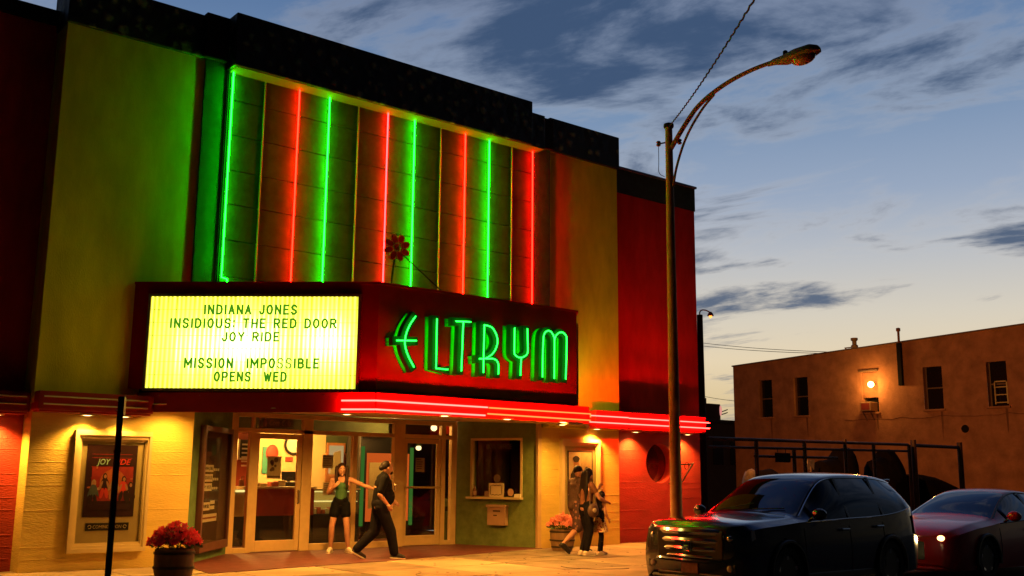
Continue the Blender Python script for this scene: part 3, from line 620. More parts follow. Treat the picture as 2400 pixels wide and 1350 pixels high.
# ------------------------------------------------------------------ vertical neon on the tower
NX = [7.06, 8.355, 8.985, 10.28, 10.91, 12.17, 12.80, 14.0]; NB = [4.76, 4.80, 4.72, 4.7, 4.7, 4.7, 4.7, 4.7]
NL = ['vertical green neon tube at the left edge of the tower', 'vertical red neon tube second from the left on the tower', 'vertical green neon tube third from the left on the tower', 'vertical pinkish red neon tube fourth from the left, beside the daisy ornament',
      'vertical green neon tube fifth from the left, right of the daisy ornament', 'vertical red neon tube sixth from the left on the tower', 'vertical green neon tube seventh from the left on the tower', 'vertical red neon tube at the right edge of the tower']
for i, x in enumerate(NX):
    y = 16.517; x = x*16.517/16.55; t = thing('neon_tube', NL[i], 'neon tube', (x, y, NB[i]), 'vertical neon tubes on the tower'); g = i % 2 == 0
    path = [(x, y, 8.47), (x, y, NB[i])]
    if i < 2: path += [(x+.10, y, NB[i]-.02), (x+.11, y, NB[i]-.10)]
    m_ = 'neon_green' if g else ('neon_pink' if i == 3 else 'neon_red')
    part('glass_tube', MB().tube(path, .014, 8), m_, t, True)
    for z_ in (8.2, 7.4, 6.6, 5.8, 5.0): part('clip', MB().tube([(x, y+.016, z_), (x, 16.6, z_)], .006, 5), 'black_metal', t)

# daisy spinner on the marquee roof
dc = atY(930, 580, 14.35); base = Vector((atY(916, 664, 14.35).x, 14.35, ZT+.04)); U = Vector((.98, -.2, 0)).normalized()
ds = thing('daisy_ornament', 'unlit round daisy ornament with outlined petals on a rod above the marquee', 'ornament', base)
translucent('daisy_red', (.45, .05, .03), .55); translucent('daisy_line', (1, .6, .25), .75)
part('hub', MB().tube([dc+Vector((-.02, -.03, 0)), dc+Vector((.02, .03, 0))], .055, 18), 'daisy_red', ds, True); part('hub_ring', MB().tube([dc+Vector((0, -.05, 0))+(U*math.cos(t_)+Z*math.sin(t_))*.085 for t_ in [k*.3307 for k in range(19)]], .008, 6, close=True), 'daisy_line', ds, True)
part('hub_button', MB().ell(dc+Vector((0, -.06, 0)), .022), 'daisy_line', ds, True)
for k in range(8):
    a_ = RAD(45*k+20); c_ = dc+(U*math.cos(a_)+Z*math.sin(a_))*.155; tv = U*math.cos(a_)+Z*math.sin(a_); sv = U*-math.sin(a_)+Z*math.cos(a_)
    loop = [c_+tv*(.085*math.cos(q_))+sv*(.054*math.sin(q_)) for q_ in [j*2*math.pi/14 for j in range(14)]]
    pm = MB(); pm.add([p+Vector((0, .006, 0)) for p in loop]+[p+Vector((0, -.006, 0)) for p in loop], [tuple(range(14)), tuple(range(14, 28))[::-1]]+[(j, (j+1) % 14, 14+(j+1) % 14, 14+j) for j in range(14)])
    pt = part('petal', pm, 'daisy_red', ds); part('petal_outline', MB().tube([p+Vector((0, -.012, 0)) for p in loop], .007, 5, close=True), 'daisy_line', pt)
part('rod', MB().tube([base, dc+Vector((0, .03, 0))], .014, 7), 'black_metal', ds); part('brace', MB().tube([dc+Vector((.02, .03, -.02)), Vector((atY(1050, 690, 14.4).x, 14.4, ZT+.04))], .011, 6), 'black_metal', ds)
# ------------------------------------------------------------------ recessed downlights under canopy and bands
def proj(p):
    d = Vector(p)-EYE; z_ = d.dot(fwd); return 1200+F_PX*d.dot(rgt)/z_, 675-F_PX*d.dot(upv)/z_
def find_px(A, B, px):
    A, B = Vector(A), Vector(B); lo, hi = 0., 1.
    for _ in range(40):
        m_ = (lo+hi)/2
        if proj(A+(B-A)*m_)[0] < px: lo = m_
        else: hi = m_
    return A+(B-A)*lo
wA = Vector((5.8, 16.9, 0)); wB = Vector((8.6, 13.85, 0)); wC = Vector((12.7, 13.85, 0)); wD = Vector((15.2, 16.5, 0))
DL = [(find_px(wA, wB, 390), 1, 'over the flower planter beside the entrance'), (find_px(wA, wB, 627), 1, 'above the leftmost entrance door'), (find_px(wB, wC, 1035), 1, 'under the canopy front near the middle'),
      (find_px(wB, wC, 1186), 1, 'under the canopy front above the ticket window'), (find_px(wB, wC, 1320), 1, 'under the right end of the canopy front'), (find_px(Vector((13.2, 15.8, 0)), Vector((15.2, 15.8, 0)), 1318), 1, 'under the canopy above the walking family'), (find_px(Vector((6.5, 16.2, 0)), Vector((14, 16.2, 0)), 800), 0, 'deep under the canopy before the entrance')]
def downlight(p, zc, lab, e, spot=164, tgt=None, r=.085, y_out=0):
    p = Vector((p.x, p.y, zc)); t = thing('downlight', 'round recessed downlight '+lab, 'downlight', p+Vector((0, 0, -.03)), 'recessed downlights under the canopy')
    part('trim_ring', MB().lathe([(r+.025, -.004), (r+.03, -.02), (r, -.028), (r-.005, -.006)], p, 20), 'frame_cream', t, True)
    part('lens', MB().lathe([(r-.008, -.022), (r*.5, -.03), (.002, -.032)], p, 20), 'downlight_glow', t, True)
    light(t, 'SPOT', p+Vector((0, 0, -.05)), e, WARM, to=(tgt or p+Vector((0, 0, -2))), spot_size=RAD(spot), spot_blend=.7, shadow_soft_size=.06)
for p, _, lab in DL: downlight(p, sof(p.x, p.y), lab, 140 if 'planter' in lab else 560 if 'right end' in lab else 700 if 'deep' in lab else 300)
for px, lab in ((205, 'over the left poster case'), (292, 'over the right side of the left poster case')):
    p = find_px((4.0, 16.57, 2.36), (6.2, 16.57, 2.36), px); downlight(p, 2.36, lab, 150 if px == 205 else 70, 130, p+Vector((0, .06, -2)))
p = find_px((1, 16.98, 2.33), (4.2, 16.98, 2.33), -8); downlight(p, 2.33, 'over the left red wall', 260, 130, p+Vector((0, .06, -2)))
for px, lab in ((1399, 'over the right poster case'),):
    p = find_px((15.0, 16.58, 2.53), (16.9, 16.58, 2.53), px); downlight(p, 2.53, lab, 480, 130, p+Vector((0, .06, -2)))
for px, lab in ((1490, 'over the red wall left of the round window'), (1612, 'over the red wall at the theater corner')):
    p = find_px((16.8, 16.98, 2.53), (19.4, 16.98, 2.53), px); downlight(p, 2.53, lab, 260, 130, p+Vector((0, .05, -2)))
p = find_px(wC, wD, 1343); single('junction_box', MB().bbox((p.x-.2, p.y-.1, sof(p.x, p.y)-.06), (p.x+.15, p.y+.1, sof(p.x, p.y)-.001), .01), 'soffit_cream', 'flat cream box fixed under the right end of the canopy', 'junction box')

# ------------------------------------------------------------------ storefront: frames, doors, glass
def DX(px, py=1150): return atY(px, py, DY).x
sf = part('storefront', MB().bbox((DX(530), DY-.05, 0), (DX(549), DY+.08, 2.62), .006), 'bronze_frame', TH)
def bar(x0, x1, z0, z1, d=.05): return part('mullion', MB().bbox((x0, DY-d, z0), (x1, DY+.06, z1), .006), 'bronze_frame', sf)
def pane(x0, x1, z0, z1): return part('pane', MB().box((x0, DY+.01, z0), (x1, DY+.018, z1)), 'clear_glass', sf)
X = {k: DX(k) for k in (549, 580, 590, 703, 726, 825, 918, 942, 1030, 1040, 1054, 1066)}
TZ = 2.26; bar(X[549], X[1054], 2.55, 2.64); bar(X[549], X[1054], TZ, TZ+.08)
bar(X[703], X[726], 0, 2.55); bar(X[918], X[942], 0, 2.55, .08); bar(X[1054], X[1066], 0, 2.64); bar(DX(578), DX(590), 0, TZ); bar(X[1030], X[1040], 0, TZ); bar(DX(822), DX(832), .12, TZ)
bar(X[549], DX(578), 0, .10); bar(X[1040], X[1054], 0, .10); bar(X[726], X[918], 0, .13)
for a_, b_ in ((X[549], DX(583)), (DX(590), X[703]), (X[726], X[918]), (X[942], X[1030]), (X[1040], X[1054])): pane(a_, b_, TZ+.08, 2.55)
bar(DX(583), DX(589), TZ+.08, 2.55); bar(X[1030], X[1040], TZ+.08, 2.55)
pane(X[549], DX(578), .1, TZ); pane(X[1040], X[1054], .1, TZ); pane(X[726], DX(822), .13, TZ); pane(DX(832), X[918], .13, TZ)
def door(x0, x1, handle_z, push, par=TH):
    d = part('door', MB().bbox((x0+.005, DY-.03, .02), (x0+.10, DY+.03, TZ-.01), .006).bbox((x1-.10, DY-.03, .02), (x1-.005, DY+.03, TZ-.01), .006).bbox((x0+.10, DY-.03, TZ-.11), (x1-.10, DY+.03, TZ-.01), .006).bbox((x0+.10, DY-.03, .02), (x1-.10, DY+.03, .22), .006), 'bronze_frame', par)
    part('pane', MB().box((x0+.10, DY-.004, .22), (x1-.10, DY+.004, TZ-.11)), 'clear_glass', d)
    if push: part('push_bar', MB().tube([(x0+.04, DY-.08, handle_z), (x1-.04, DY-.08, handle_z)], .022, 8), 'gold_trim', d, True)
    else: part('handle', MB().tube([(x1-.06, DY-.03, handle_z+.12), (x1-.06, DY-.09, handle_z+.1), (x1-.06, DY-.09, handle_z-.12), (x1-.06, DY-.03, handle_z-.14)], .014, 7), 'steel', d, True)
    return d
door(DX(590), X[703], 1.05, False); door(X[942], X[1030], 1.22, True)

# ------------------------------------------------------------------ lobby seen through the glass
LYB = 22.6
mat('lobby_wall', (.62, .48, .22), .8, var=.1); mat('lobby_green', (.05, .07, .025), .8, var=.15); mat('lobby_red', (.30, .04, .02), .6, var=.15); mat('counter_red', (.28, .03, .015), .45, var=.15); mat('black_base', (.008, .007, .006), .5, var=.2)
mat('lobby_floor', (.22, .07, .035), .35, var=.3, vscale=6); mat('counter_top', (.5, .38, .2), .3, var=.1); mat('wood_trim', (.38, .16, .05), .5, var=.2)
lob = part('lobby', MB().box((7.6, DY+.1, -.12), (16.5, LYB+2, 0.004)), 'lobby_floor', TH)
part('back_wall', MB().box((7.6, LYB, 0), (13.3, LYB+.1, 3.0)), 'lobby_wall', lob); part('back_wall', MB().box((13.3, LYB+1.4, 0), (17.5, LYB+1.5, 3.0)), 'black_base', lob)
part('side_partition', MB().box((7.5, DY+.1, 0), (7.6, LYB, 3)), 'lobby_red', lob); part('side_partition', MB().box((17.4, DY+.3, 0), (17.5, LYB+1.4, 3)), 'lobby_red', lob); part('lobby_ceiling', MB().box((7.5, DY+.1, 2.86), (17.5, LYB+1.5, 2.95)), 'lobby_green', lob)
part('front_inside', MB().box((13.75, DY+.09, 0), (17.5, DY+.14, 3)), 'lobby_red', lob)
part('wall_pier', MB().box((13.28, LYB-.35, 0), (13.62, LYB+1.4, 2.86)), 'lobby_red', lob); part('bulkhead', MB().box((7.62, 20.9, 2.42), (13.27, 21.0, 2.855)), 'lobby_green', lob); part('wall_pier', MB().box((12.55, LYB-.02, 2.0), (13.27, LYB-.01, 2.86)), 'lobby_green', lob)
def BX(px, py, Y=LYB): return atY(px, py, Y)
# counter
CY = 20.6
cnt = thing('concession_counter', 'red fronted concession counter with black base inside the lobby', 'counter', (10.1, CY, 0))
c0 = atY(566, 1200, CY).x; c1 = atY(735, 1200, CY).x; zt_ = atY(630, 1146, CY).z; zb_ = atY(630, 1209, CY).z
part('front_panel', MB().box((c0, CY, zb_), (c1, CY+.06, zt_)), 'counter_red', cnt); part('base', MB().box((c0, CY+.04, 0), (c1, CY+.6, zb_)), 'black_base', cnt); part('worktop', MB().bbox((c0-.03, CY-.05, zt_), (c1+.03, CY+.65, zt_+.05), .012), 'counter_top', cnt)
emat('case_light', (1, .8, .28), 1.5); emat('warm_panel', (1, .42, .08), 1.0)
cs = thing('display_case', 'lit glass candy display case on a black base behind the doors', 'display case', (11.6, CY, 0))
x0 = atY(735, 1180, CY).x; x1 = atY(842, 1180, CY).x; za = atY(760, 1205, CY).z; zb2 = atY(760, 1148, CY).z
part('base', MB().box((x0, CY, 0), (x1, CY+.6, za)), 'black_base', cs); part('back_panel', MB().box((x0+.02, CY+.56, za), (x1-.02, CY+.6, zb2)), 'lobby_wall', cs)
part('shelf', MB().box((x0+.03, CY+.03, (za+zb2)/2), (x1-.03, CY+.55, (za+zb2)/2+.015)), 'case_light', cs); part('lamp_strip', MB().box((x0+.03, CY+.05, zb2-.05), (x1-.03, CY+.1, zb2-.03)), 'case_light', cs)
part('glass_front', MB().box((x0, CY-.01, za), (x1, CY-.003, zb2)), 'case_glass', cs); part('top', MB().box((x0-.02, CY-.02, zb2), (x1+.02, CY+.62, zb2+.025)), 'counter_top', cs)
mat('candy_red', (.5, .1, .04), .5, var=.2); mat('candy_cream', (.7, .55, .3), .5, var=.2)
for k in range(9):
    xx = x0+.1+k*(x1-x0-.2)/9; hh = random.uniform(.08, .16)
    single('candy_box', MB().bbox((xx, CY+.2, za+.002), (xx+.09, CY+.35, za+hh), .006), 'candy_red' if k % 3 else 'candy_cream', ('first', 'second', 'third', 'fourth', 'fifth', 'sixth', 'seventh', 'eighth', 'ninth')[k]+' candy box from the left in the lit display case', 'candy box', 'candy boxes in the display case')
cl = thing('corner_case', 'narrow lit glass case at the left end of the concession counter', 'display case', (atY(556, 1200, CY-.15).x, CY-.15, 0))
x0 = atY(545, 1180, CY-.15).x; x1 = c0-.01; part('case_body', MB().bbox((x0, CY-.15, zb_), (x1, CY+.4, zt_), .02), 'case_panel', cl); part('lamp_strip', MB().box((x0+.02, CY-.17, zt_-.06), (x1-.02, CY-.152, zt_-.02)), 'case_light', cl); part('plinth', MB().box((x0+.02, CY-.1, 0), (x1, CY+.4, zb_)), 'black_base', cl)
# things on and behind the counter
ct = zt_+.05
def small(px, name, lab, cat, mb, m): return single(name, mb, m, lab, cat, None, True)
xx = atY(597, 1120, CY+.2).x; cup = thing('cup_stack', 'tall stack of orange paper cups on the concession counter', 'cups', (xx, CY+.2, ct))
mat('cup_orange', (.55, .2, .06), .5, var=.1)
for k in range(9): part('cup', MB().lathe([(.052, 0), (.07, .055), (.074, .062)], (xx, CY+.2, ct+.001+k*.05), 14), 'cup_orange', cup, True)
xx = atY(566, 1130, CY+.25).x; small(0, 'soap_pump', 'dark pump bottle at the left of the concession counter', 'bottle', MB().lathe([(.05, 0), (.05, .14), (.015, .16), (.012, .2)], (xx, CY+.25, ct), 12).tube([(xx, CY+.25, ct+.2), (xx+.06, CY+.25, ct+.2)], .01), 'brown_glass')
xx = atY(676, 1125, CY+.35).x; pc = thing('cash_register', 'dark cash register on the right of the concession counter', 'cash register', (xx, CY+.35, ct))
part('base', MB().bbox((xx-.2, CY+.2, ct), (xx+.2, CY+.5, ct+.1), .02), 'black_base', pc); part('screen', MB().slab((xx-.17, CY+.3, ct+.12), (.34, 0, 0), (0, .03, .0), (0, .05, .2)), 'black_base', pc); part('stem', MB().box((xx-.03, CY+.32, ct+.1), (xx+.03, CY+.36, ct+.2)), 'black_base', pc)
for k, px in enumerate((613, 640, 655)):
    xx = atY(px, 1138, CY+.15).x; single('snack_tray', MB().bbox((xx-.09, CY+.05, ct), (xx+.09, CY+.25, ct+.07+.03*k), .01), ('candy_cream', 'candy_red', 'card_lit')[k], ('low cream', 'red', 'tall pale')[k]+' snack tray on the middle of the concession counter', 'tray')
# menu board, posters, clock, mirror, wall opening on the lobby back wall
def onwall(name, lab, cat, pxa, pya, pxb, pyb, m, t=.03, Y=LYB): 
    p, q = atY(pxa, pya, Y-t), atY(pxb, pyb, Y-t); return single(name, MB().bbox((p.x, Y-t, q.z), (q.x, Y-.001, p.z), .006), m, lab, cat), p, q
mb_, p, q = onwall('menu_board', 'dark menu board with pale lettering and cream frame on the lobby wall', 'menu board', 560, 1030, 601, 1078, 'black_base', .06, 21.2)
for k in range(6):
    z_ = p.z-.12-k*.09; part('menu_line', MB().box((p.x+.08, 21.2-.064, z_), (q.x-.1-.05*(k % 3), 21.2-.0605, z_+.035)), 'white_card', mb_)
for (xa, xb, za_, zb_2) in ((p.x-.02, p.x+.03, q.z, p.z), (q.x-.03, q.x+.02, q.z, p.z), (p.x+.03, q.x-.03, q.z, q.z+.04)): part('menu_frame', MB().box((xa, 21.2-.075, za_), (xb, 21.2-.058, zb_2)), 'white_card', mb_)
part('menu_wall', MB().box((atY(548, 1100, 21.25).x, 21.21, 1.2), (atY(604, 1100, 21.25).x, 21.3, 2.86)), 'lobby_red', lob)
mat('teal', (.05, .28, .2), .5, var=.1); onwall('teal_panel', 'narrow teal panel on the lobby back wall', 'panel', 617, 1047, 627, 1110, 'teal')
single('hanging_emblem', MB().ell(atY(638, 1062, LYB-.04), (.16, .03, .2)), 'lobby_red', 'red rounded emblem high on the lobby back wall', 'emblem', None, True)
wc = atY(689, 1042, LYB-.05); ck = thing('wall_clock', 'large round clock with black rim on the lobby back wall', 'clock', wc)
part('rim', MB().tube([wc+Vector((.22*math.cos(t_), 0, .22*math.sin(t_))) for t_ in [k*.3142 for k in range(20)]], .03, 6, close=True), 'black_base', ck, True); part('face', MB().lathe([(.21, 0), (.21, .02)], wc, 24, 'y'), 'white_card', ck)
onwall('red_placard', 'small red placard above the register on the lobby wall', 'placard', 670, 1071, 687, 1082, 'lobby_red')
op = part('kitchen_opening', MB().box((BX(762, 1100).x, LYB-.06, .9), (BX(805, 1100).x, LYB-.002, BX(780, 1038).z)), 'wood_trim', lob)
emat('lit_room', (1, .68, .3), .55); p, q = BX(769, 1044), BX(800, 1110); part('lit_room', MB().box((p.x, LYB-.075, q.z), (q.x, LYB-.061, p.z)), 'lit_room', op)
mat('mirror', (.75, .62, .32), .15, .6, var=.1); p = BX(776, 1060, LYB-.3); q = BX(798, 1112, LYB-.3)
single('leaning_panel', MB().add([(p.x+.1, LYB-.28, p.z), (q.x, LYB-.28, p.z+.05), (q.x, LYB-.33, q.z), (p.x-.02, LYB-.33, q.z), (p.x+.1, LYB-.26, p.z), (q.x, LYB-.26, p.z+.05), (q.x, LYB-.30, q.z), (p.x-.02, LYB-.30, q.z)], [(0, 3, 2, 1), (4, 5, 6, 7), (0, 1, 5, 4), (1, 2, 6, 5), (2, 3, 7, 6), (3, 0, 4, 7)]), 'mirror', 'slanted pale panel below the lobby wall opening', 'panel')
ov = BX(824, 1073, LYB-.04); osn = thing('oval_sign', 'red upright oval sign on the cream lobby wall', 'sign', ov); part('plate', MB().ell(ov, (.15, .03, .33)), 'lobby_red', osn, True); part('figure', MB().ell(ov+Vector((.0, -.03, 0)), (.05, .012, .16)), 'candy_cream', osn, True)
# taped-up papers on the glass
def paper(pxa, pya, pxb, pyb, lab, dark, nm='door_poster'):
    p, q = atY(pxa, pya, DY+.03), atY(pxb, pyb, DY+.03); o = single(nm, MB().box((p.x, DY+.022, q.z), (q.x, DY+.026, p.z)), 'poster_grey', lab, 'poster')
    w_, h_ = q.x-p.x, p.z-q.z; r = random.Random(pxa)
    if dark:
        for k in range(7): part('print_shape', MB().lathe([(w_*r.uniform(.08, .17), 0), (w_*.05, .0012)], (p.x+w_*r.uniform(.25, .75), DY+.0202, p.z-h_*r.uniform(.1, .72)), 10, 'y'), 'poster_ink', o)
        part('print_line', MB().box((p.x+w_*.05, DY+.0205, q.z+h_*.04), (q.x-w_*.05, DY+.0218, q.z+h_*.13)), 'poster_ink', o)
    else:
        for k in range(5): part('print_line', MB().box((p.x+w_*.1, DY+.0205, p.z-h_*(.15+.16*k)), (q.x-w_*r.uniform(.1, .4), DY+.0218, p.z-h_*(.10+.16*k))), 'poster_ink', o)
mat('poster_grey', (.5, .4, .22), .7, var=.25, vscale=9); mat('poster_ink', (.12, .06, .04), .7, var=.2)
paper(627, 1069, 657, 1122, 'grey film poster with dark blotchy print on the left entrance door', True); paper(756, 1066, 780, 1098, 'small brown notice on the glass beside the woman with the green top', False, 'door_notice'); paper(757, 1130, 784, 1160, 'pale blank notice low on the glass beside the woman', False, 'door_notice')
paper(974, 1073, 994, 1106, 'small printed notice high on the right entrance door', False, 'door_notice')
# arcade-like glowing cabinet with green columns
CXc = 21.3; gx0 = atY(860, 1100, CXc).x; gx1 = atY(912, 1100, CXc).x; gz1 = atY(880, 1062, CXc).z; gz0 = atY(880, 1222, CXc).z; gx2 = atY(958, 1100, CXc).x
gc = thing('glowing_cabinet', 'tall cabinet with glowing orange interior and green side columns in the lobby', 'cabinet', ((gx0+gx2)/2, CXc, 0))
emat('orange_glow', (1, .16, .02), .7); emat('green_glow', (.12, .42, .06), .35)
part('body', MB().bbox((gx0-.18, CXc+.02, 0), (gx2+.14, CXc+.7, gz1+.45), .06), 'black_base', gc); part('glow_panel', MB().box((gx0, CXc-.01, gz0), (gx2, CXc+.019, gz1)), 'orange_glow', gc)
part('pale_panel', MB().box((gx0+.05, CXc-.03, gz0+.3), (gx1-.06, CXc-.011, gz1-.22)), 'case_panel', gc)
for x_ in (gx0-.14, gx2+.06): part('column', MB().tube([(x_, CXc-.03, gz0-.1), (x_, CXc-.03, gz1+.15)], .045, 10), 'green_glow', gc, True)
# pendant lamp, wall lamps, bin, lobby lights
lp = atY(1017, 1003, 20.4); pl = thing('pendant_lamp', 'round glowing pendant lamp behind the transom of the right door', 'lamp', (lp.x, lp.y, lp.z-.1))
emat('globe_glow', (1, .72, .32), 3.); part('globe', MB().ell(lp, .075), 'globe_glow', pl, True); part('cord', MB().tube([lp+Vector((0, 0, .07)), Vector((lp.x, lp.y, 2.86))], .008), 'black_metal', pl)
lp2 = atY(981, 1050, 21.6); sl = thing('wall_sconce', 'small glowing lamp seen through the right entrance door', 'lamp', lp2-Vector((0, 0, .1))); part('bulb', MB().ell(lp2, (.07, .07, .06)), 'globe_glow', sl, True); part('shade', MB().lathe([(.1, .05), (.09, .3), (.02, .32)], lp2, 14), 'lobby_green', sl, True)
for x_, y_, e_ in ((9.3, 21.3, 420), (11.2, 21.2, 440), (13.0, 20.2, 130)):
    cl_ = thing('ceiling_lamp', 'lobby ceiling lamp near '+('the menu board', 'the oval sign', 'the right door')[(9.3, 11.2, 13.0).index(x_)], 'lamp', (x_, y_, 2.75)); part('dome', MB().lathe([(.14, .10), (.12, .03), (.02, 0)], (x_, y_, 2.755), 16), 'globe_glow', cl_, True); light(cl_, 'POINT', (x_, y_, 2.6), e_, (1, .48, .11), shadow_soft_size=.12)
bx_ = atY(1039, 1220, DY+.45).x; bn = thing('waste_bin', 'rounded green waste bin just inside the right sidelight', 'bin', (bx_, DY+.45, 0)); zt2 = atY(1039, 1167, DY+.45).z
mat('bin_green', (.16, .22, .10), .4, var=.15); part('bin_body', MB().lathe([(.15, .01), (.17, .06), (.17, zt2-.2), (.14, zt2-.07), (.06, zt2-.01), (.01, zt2)], (bx_, DY+.45, 0), 20), 'bin_green', bn, True); part('flap', MB().box((bx_-.07, DY+.26, zt2-.28), (bx_+.07, DY+.30, zt2-.18)), 'black_base', bn)
# soft drink sign in the transom, small lamp
mat('sign_dark', (.05, .02, .012), .5, var=.1); mat('sign_script', (.28, .08, .05), .5, var=0)
p, q = atY(607, 978, DY+.12), atY(686, 1006, DY+.12); cg = single('drink_sign', MB().box((p.x, DY+.1, q.z), (q.x, DY+.12, p.z)), 'sign_dark', 'dark soft drink sign with red script in the transom over the left door', 'sign')
part('lettering', text_mb('Coca-Cola', (p.z-q.z)*.55, (p.x+.22, DY+.098, q.z+(p.z-q.z)*.28), (1, 0, 0), Z, width=(q.x-p.x)*.62, ext=.001, shear=.35), 'sign_script', cg); part('bottle_picture', MB().lathe([(.035, 0), (.04, .08), (.018, .13), (.018, .17)], (p.x+.12, DY+.095, q.z+.03), 10), 'sign_script', cg)

# ------------------------------------------------------------------ showtime case on the left splayed wall
uA = (A1-A0).normalized(); nA = Vector((uA.y, -uA.x, 0)); LA = (A1-A0).length           # nA points to the street
def onA(px, py, off=0.): return atP(px, py, A0+nA*off, nA)
def tA(px, py=1150, off=0.): return (onA(px, py, off)-A0).dot(uA)
mat('case_brown', (.10, .035, .02), .5, var=.25); mat('case_back', (.07, .03, .02), .7, var=.2)
s0, s1 = tA(464), tA(526); sz1 = onA(495, 1012).z; sz0 = onA(495, 1268).z
sc = thing('showtime_case', 'tall brown showtime case with title placards on the green splayed wall', 'notice case', A0+uA*((s0+s1)/2)+Z*sz0)
part('back_panel', MB().slab(A0+uA*s0+nA*.001+Z*sz0, uA*(s1-s0), nA*.03, Z*(sz1-sz0)), 'case_back', sc)
for (ca, cb, da_, db_) in ((s0-.06, s1+.06, sz1, sz1+.09), (s0-.06, s1+.06, sz0-.14, sz0), (s0-.06, s0+.02, sz0, sz1), (s1-.02, s1+.06, sz0, sz1)): part('case_frame', MB().slab(A0+uA*ca+nA*.001+Z*da_, uA*(cb-ca), nA*.10, Z*(db_-da_)), 'case_brown', sc)
part('pane', MB().slab(A0+uA*(s0+.021)+nA*.07+Z*sz0, uA*(s1-s0-.042), nA*.006, Z*(sz1-sz0)), 'case_glass', sc)
for txt, ya, yb, xa, xb in (('INDIANA JONES', 1089, 1106, 465, 497), ('INSIDIOUS', 1111, 1129, 463, 496), ('JOY RIDE', 1133, 1151, 462, 495), ('MISSION IMPOSSIBLE', 1178, 1197, 460, 493), ('', 1205, 1223, 461, 510)):
    t0, t1 = tA(xa, off=.04), tA(xb, off=.04); zb_3, zt_3 = onA((xa+xb)/2, yb, .04).z, onA((xa+xb)/2, ya, .04).z
    t0 = max(t0, s0+.03); pcd = part('placard', MB().slab(A0+uA*t0+nA*.034+Z*zb_3, uA*(t1-t0), nA*.012, Z*(zt_3-zb_3)), 'white_card', sc)
    if txt: part('lettering', text_mb(txt, (zt_3-zb_3)*.42, A0+uA*(t0+(t1-t0)*.08)+nA*.047+Z*(zb_3+(zt_3-zb_3)*.3), uA, Z, width=(t1-t0)*.84, ext=.001, bold=.01), 'ink', pcd)
    else: part('print_line', MB().slab(A0+uA*(t0+.04)+nA*.047+Z*(zb_3+.05), uA*(t1-t0-.08), nA*.002, Z*(zt_3-zb_3-.1)), 'counter_red', pcd)
    if txt and ya < 1150:
        for k in range(3):
            tt = t1+.06+k*.12; part('time_tag', MB().slab(A0+uA*tt+nA*.034+Z*(zb_3+.02), uA*.07, nA*.008, Z*.045), 'white_card', sc)
    elif txt:
        for k in range(2): part('time_tag', MB().slab(A0+uA*(t1+.05)+nA*.034+Z*(zb_3+.01+.09*k), uA*.25, nA*.008, Z*.06), 'white_card', sc)

# ------------------------------------------------------------------ poster cases
def poster_case(x0, x1, z0, z1, ix0, ix1, iz0, iz1, lab):
    t = thing('poster_case', lab, 'poster case', ((x0+x1)/2, FY, z0)); y = FY-.012
    part('back_panel', MB().box((x0+.04, y-.012, z0+.04), (x1-.04, y, z1-.04)), 'case_panel', t)
    for (a_, b_, c_, d_, k) in ((x0, ix0, z0, z1, 0), (ix1, x1, z0, z1, 1), (x0, x1, iz1, z1, 2), (x0, x1, z0, iz0, 3)):     # mitred, stepped moulding
        m = MB()
        for s_, (e0, e1, dep) in enumerate(((0, .45, .10), (.45, .75, .075), (.75, 1.0, .045))):
            def corner(f): return (x0+(ix0-x0)*f, x1-(x1-ix1)*f, z0+(iz0-z0)*f, z1-(z1-iz1)*f)
            A_, B_ = corner(e0), corner(e1)
            if k == 0: q_ = [(A_[0], A_[2]), (B_[0], B_[2]), (B_[0], B_[3]), (A_[0], A_[3])]
            elif k == 1: q_ = [(A_[1], A_[2]), (B_[1], B_[2]), (B_[1], B_[3]), (A_[1], A_[3])]
            elif k == 2: q_ = [(A_[0], A_[3]), (A_[1], A_[3]), (B_[1], B_[3]), (B_[0], B_[3])]
            else: q_ = [(A_[0], A_[2]), (A_[1], A_[2]), (B_[1], B_[2]), (B_[0], B_[2])]
            m.add([(a2_, y-dep, c2_) for a2_, c2_ in q_]+[(a2_, y, c2_) for a2_, c2_ in q_], [(0, 1, 2, 3), (7, 6, 5, 4), (0, 4, 5, 1), (1, 5, 6, 2), (2, 6, 7, 3), (3, 7, 4, 0)])
        part('moulding', m, 'frame_cream', t)
    part('pane', MB().box((ix0, y-.040, iz0), (ix1, y-.034, iz1)), 'case_glass', t)
    return y
mat('poster_dark', (.035, .008, .012), .45, var=.4, vscale=6); mat('poster_red', (.38, .03, .03), .5, var=.3, vscale=7); mat('poster_glow', (.55, .15, .05), .5, var=.35, vscale=6); mat('poster_pink', (.65, .42, .28), .5, var=.2, vscale=9)
mat('poster_suit0', (.03, .012, .012), .5, var=.2); mat('poster_mint', (.35, .62, .55), .4, var=0); mat('poster_neonred', (.75, .06, .05), .4, var=0); mat('skin_print', (.50, .25, .13), .5, var=.2)
y = poster_case(4.93, 6.12, .26, 2.12, 5.05, 6.03, .40, 1.95, 'cream framed poster case on the left yellow wall')
p0 = Vector((5.14, 0, .79)); W_, H_ = .78, 1.11
po = single('film_poster', MB().box((5.14, y-.024, .79), (5.92, y-.013, 1.90)), 'poster_dark', 'dark red film poster with a seated group in the left poster case', 'poster')
yp = y-.0245
def pq(name, u, v, w, h, m): part(name, MB().box((5.14+W_*u, yp-.001, 1.90-H_*(v+h)), (5.14+W_*(u+w), yp, 1.90-H_*v)), m, po)
pq('print_glow', .12, .30, .82, .48, 'poster_red'); part('print_glow', MB().lathe([(.2, 0), (.12, .001)], (5.56, yp-.0025, 1.32), 24, 'y'), 'poster_glow', po)
for v in (.13, .18, .30, .46): pq('print_rule', .1, v, .8, .006, 'poster_red')
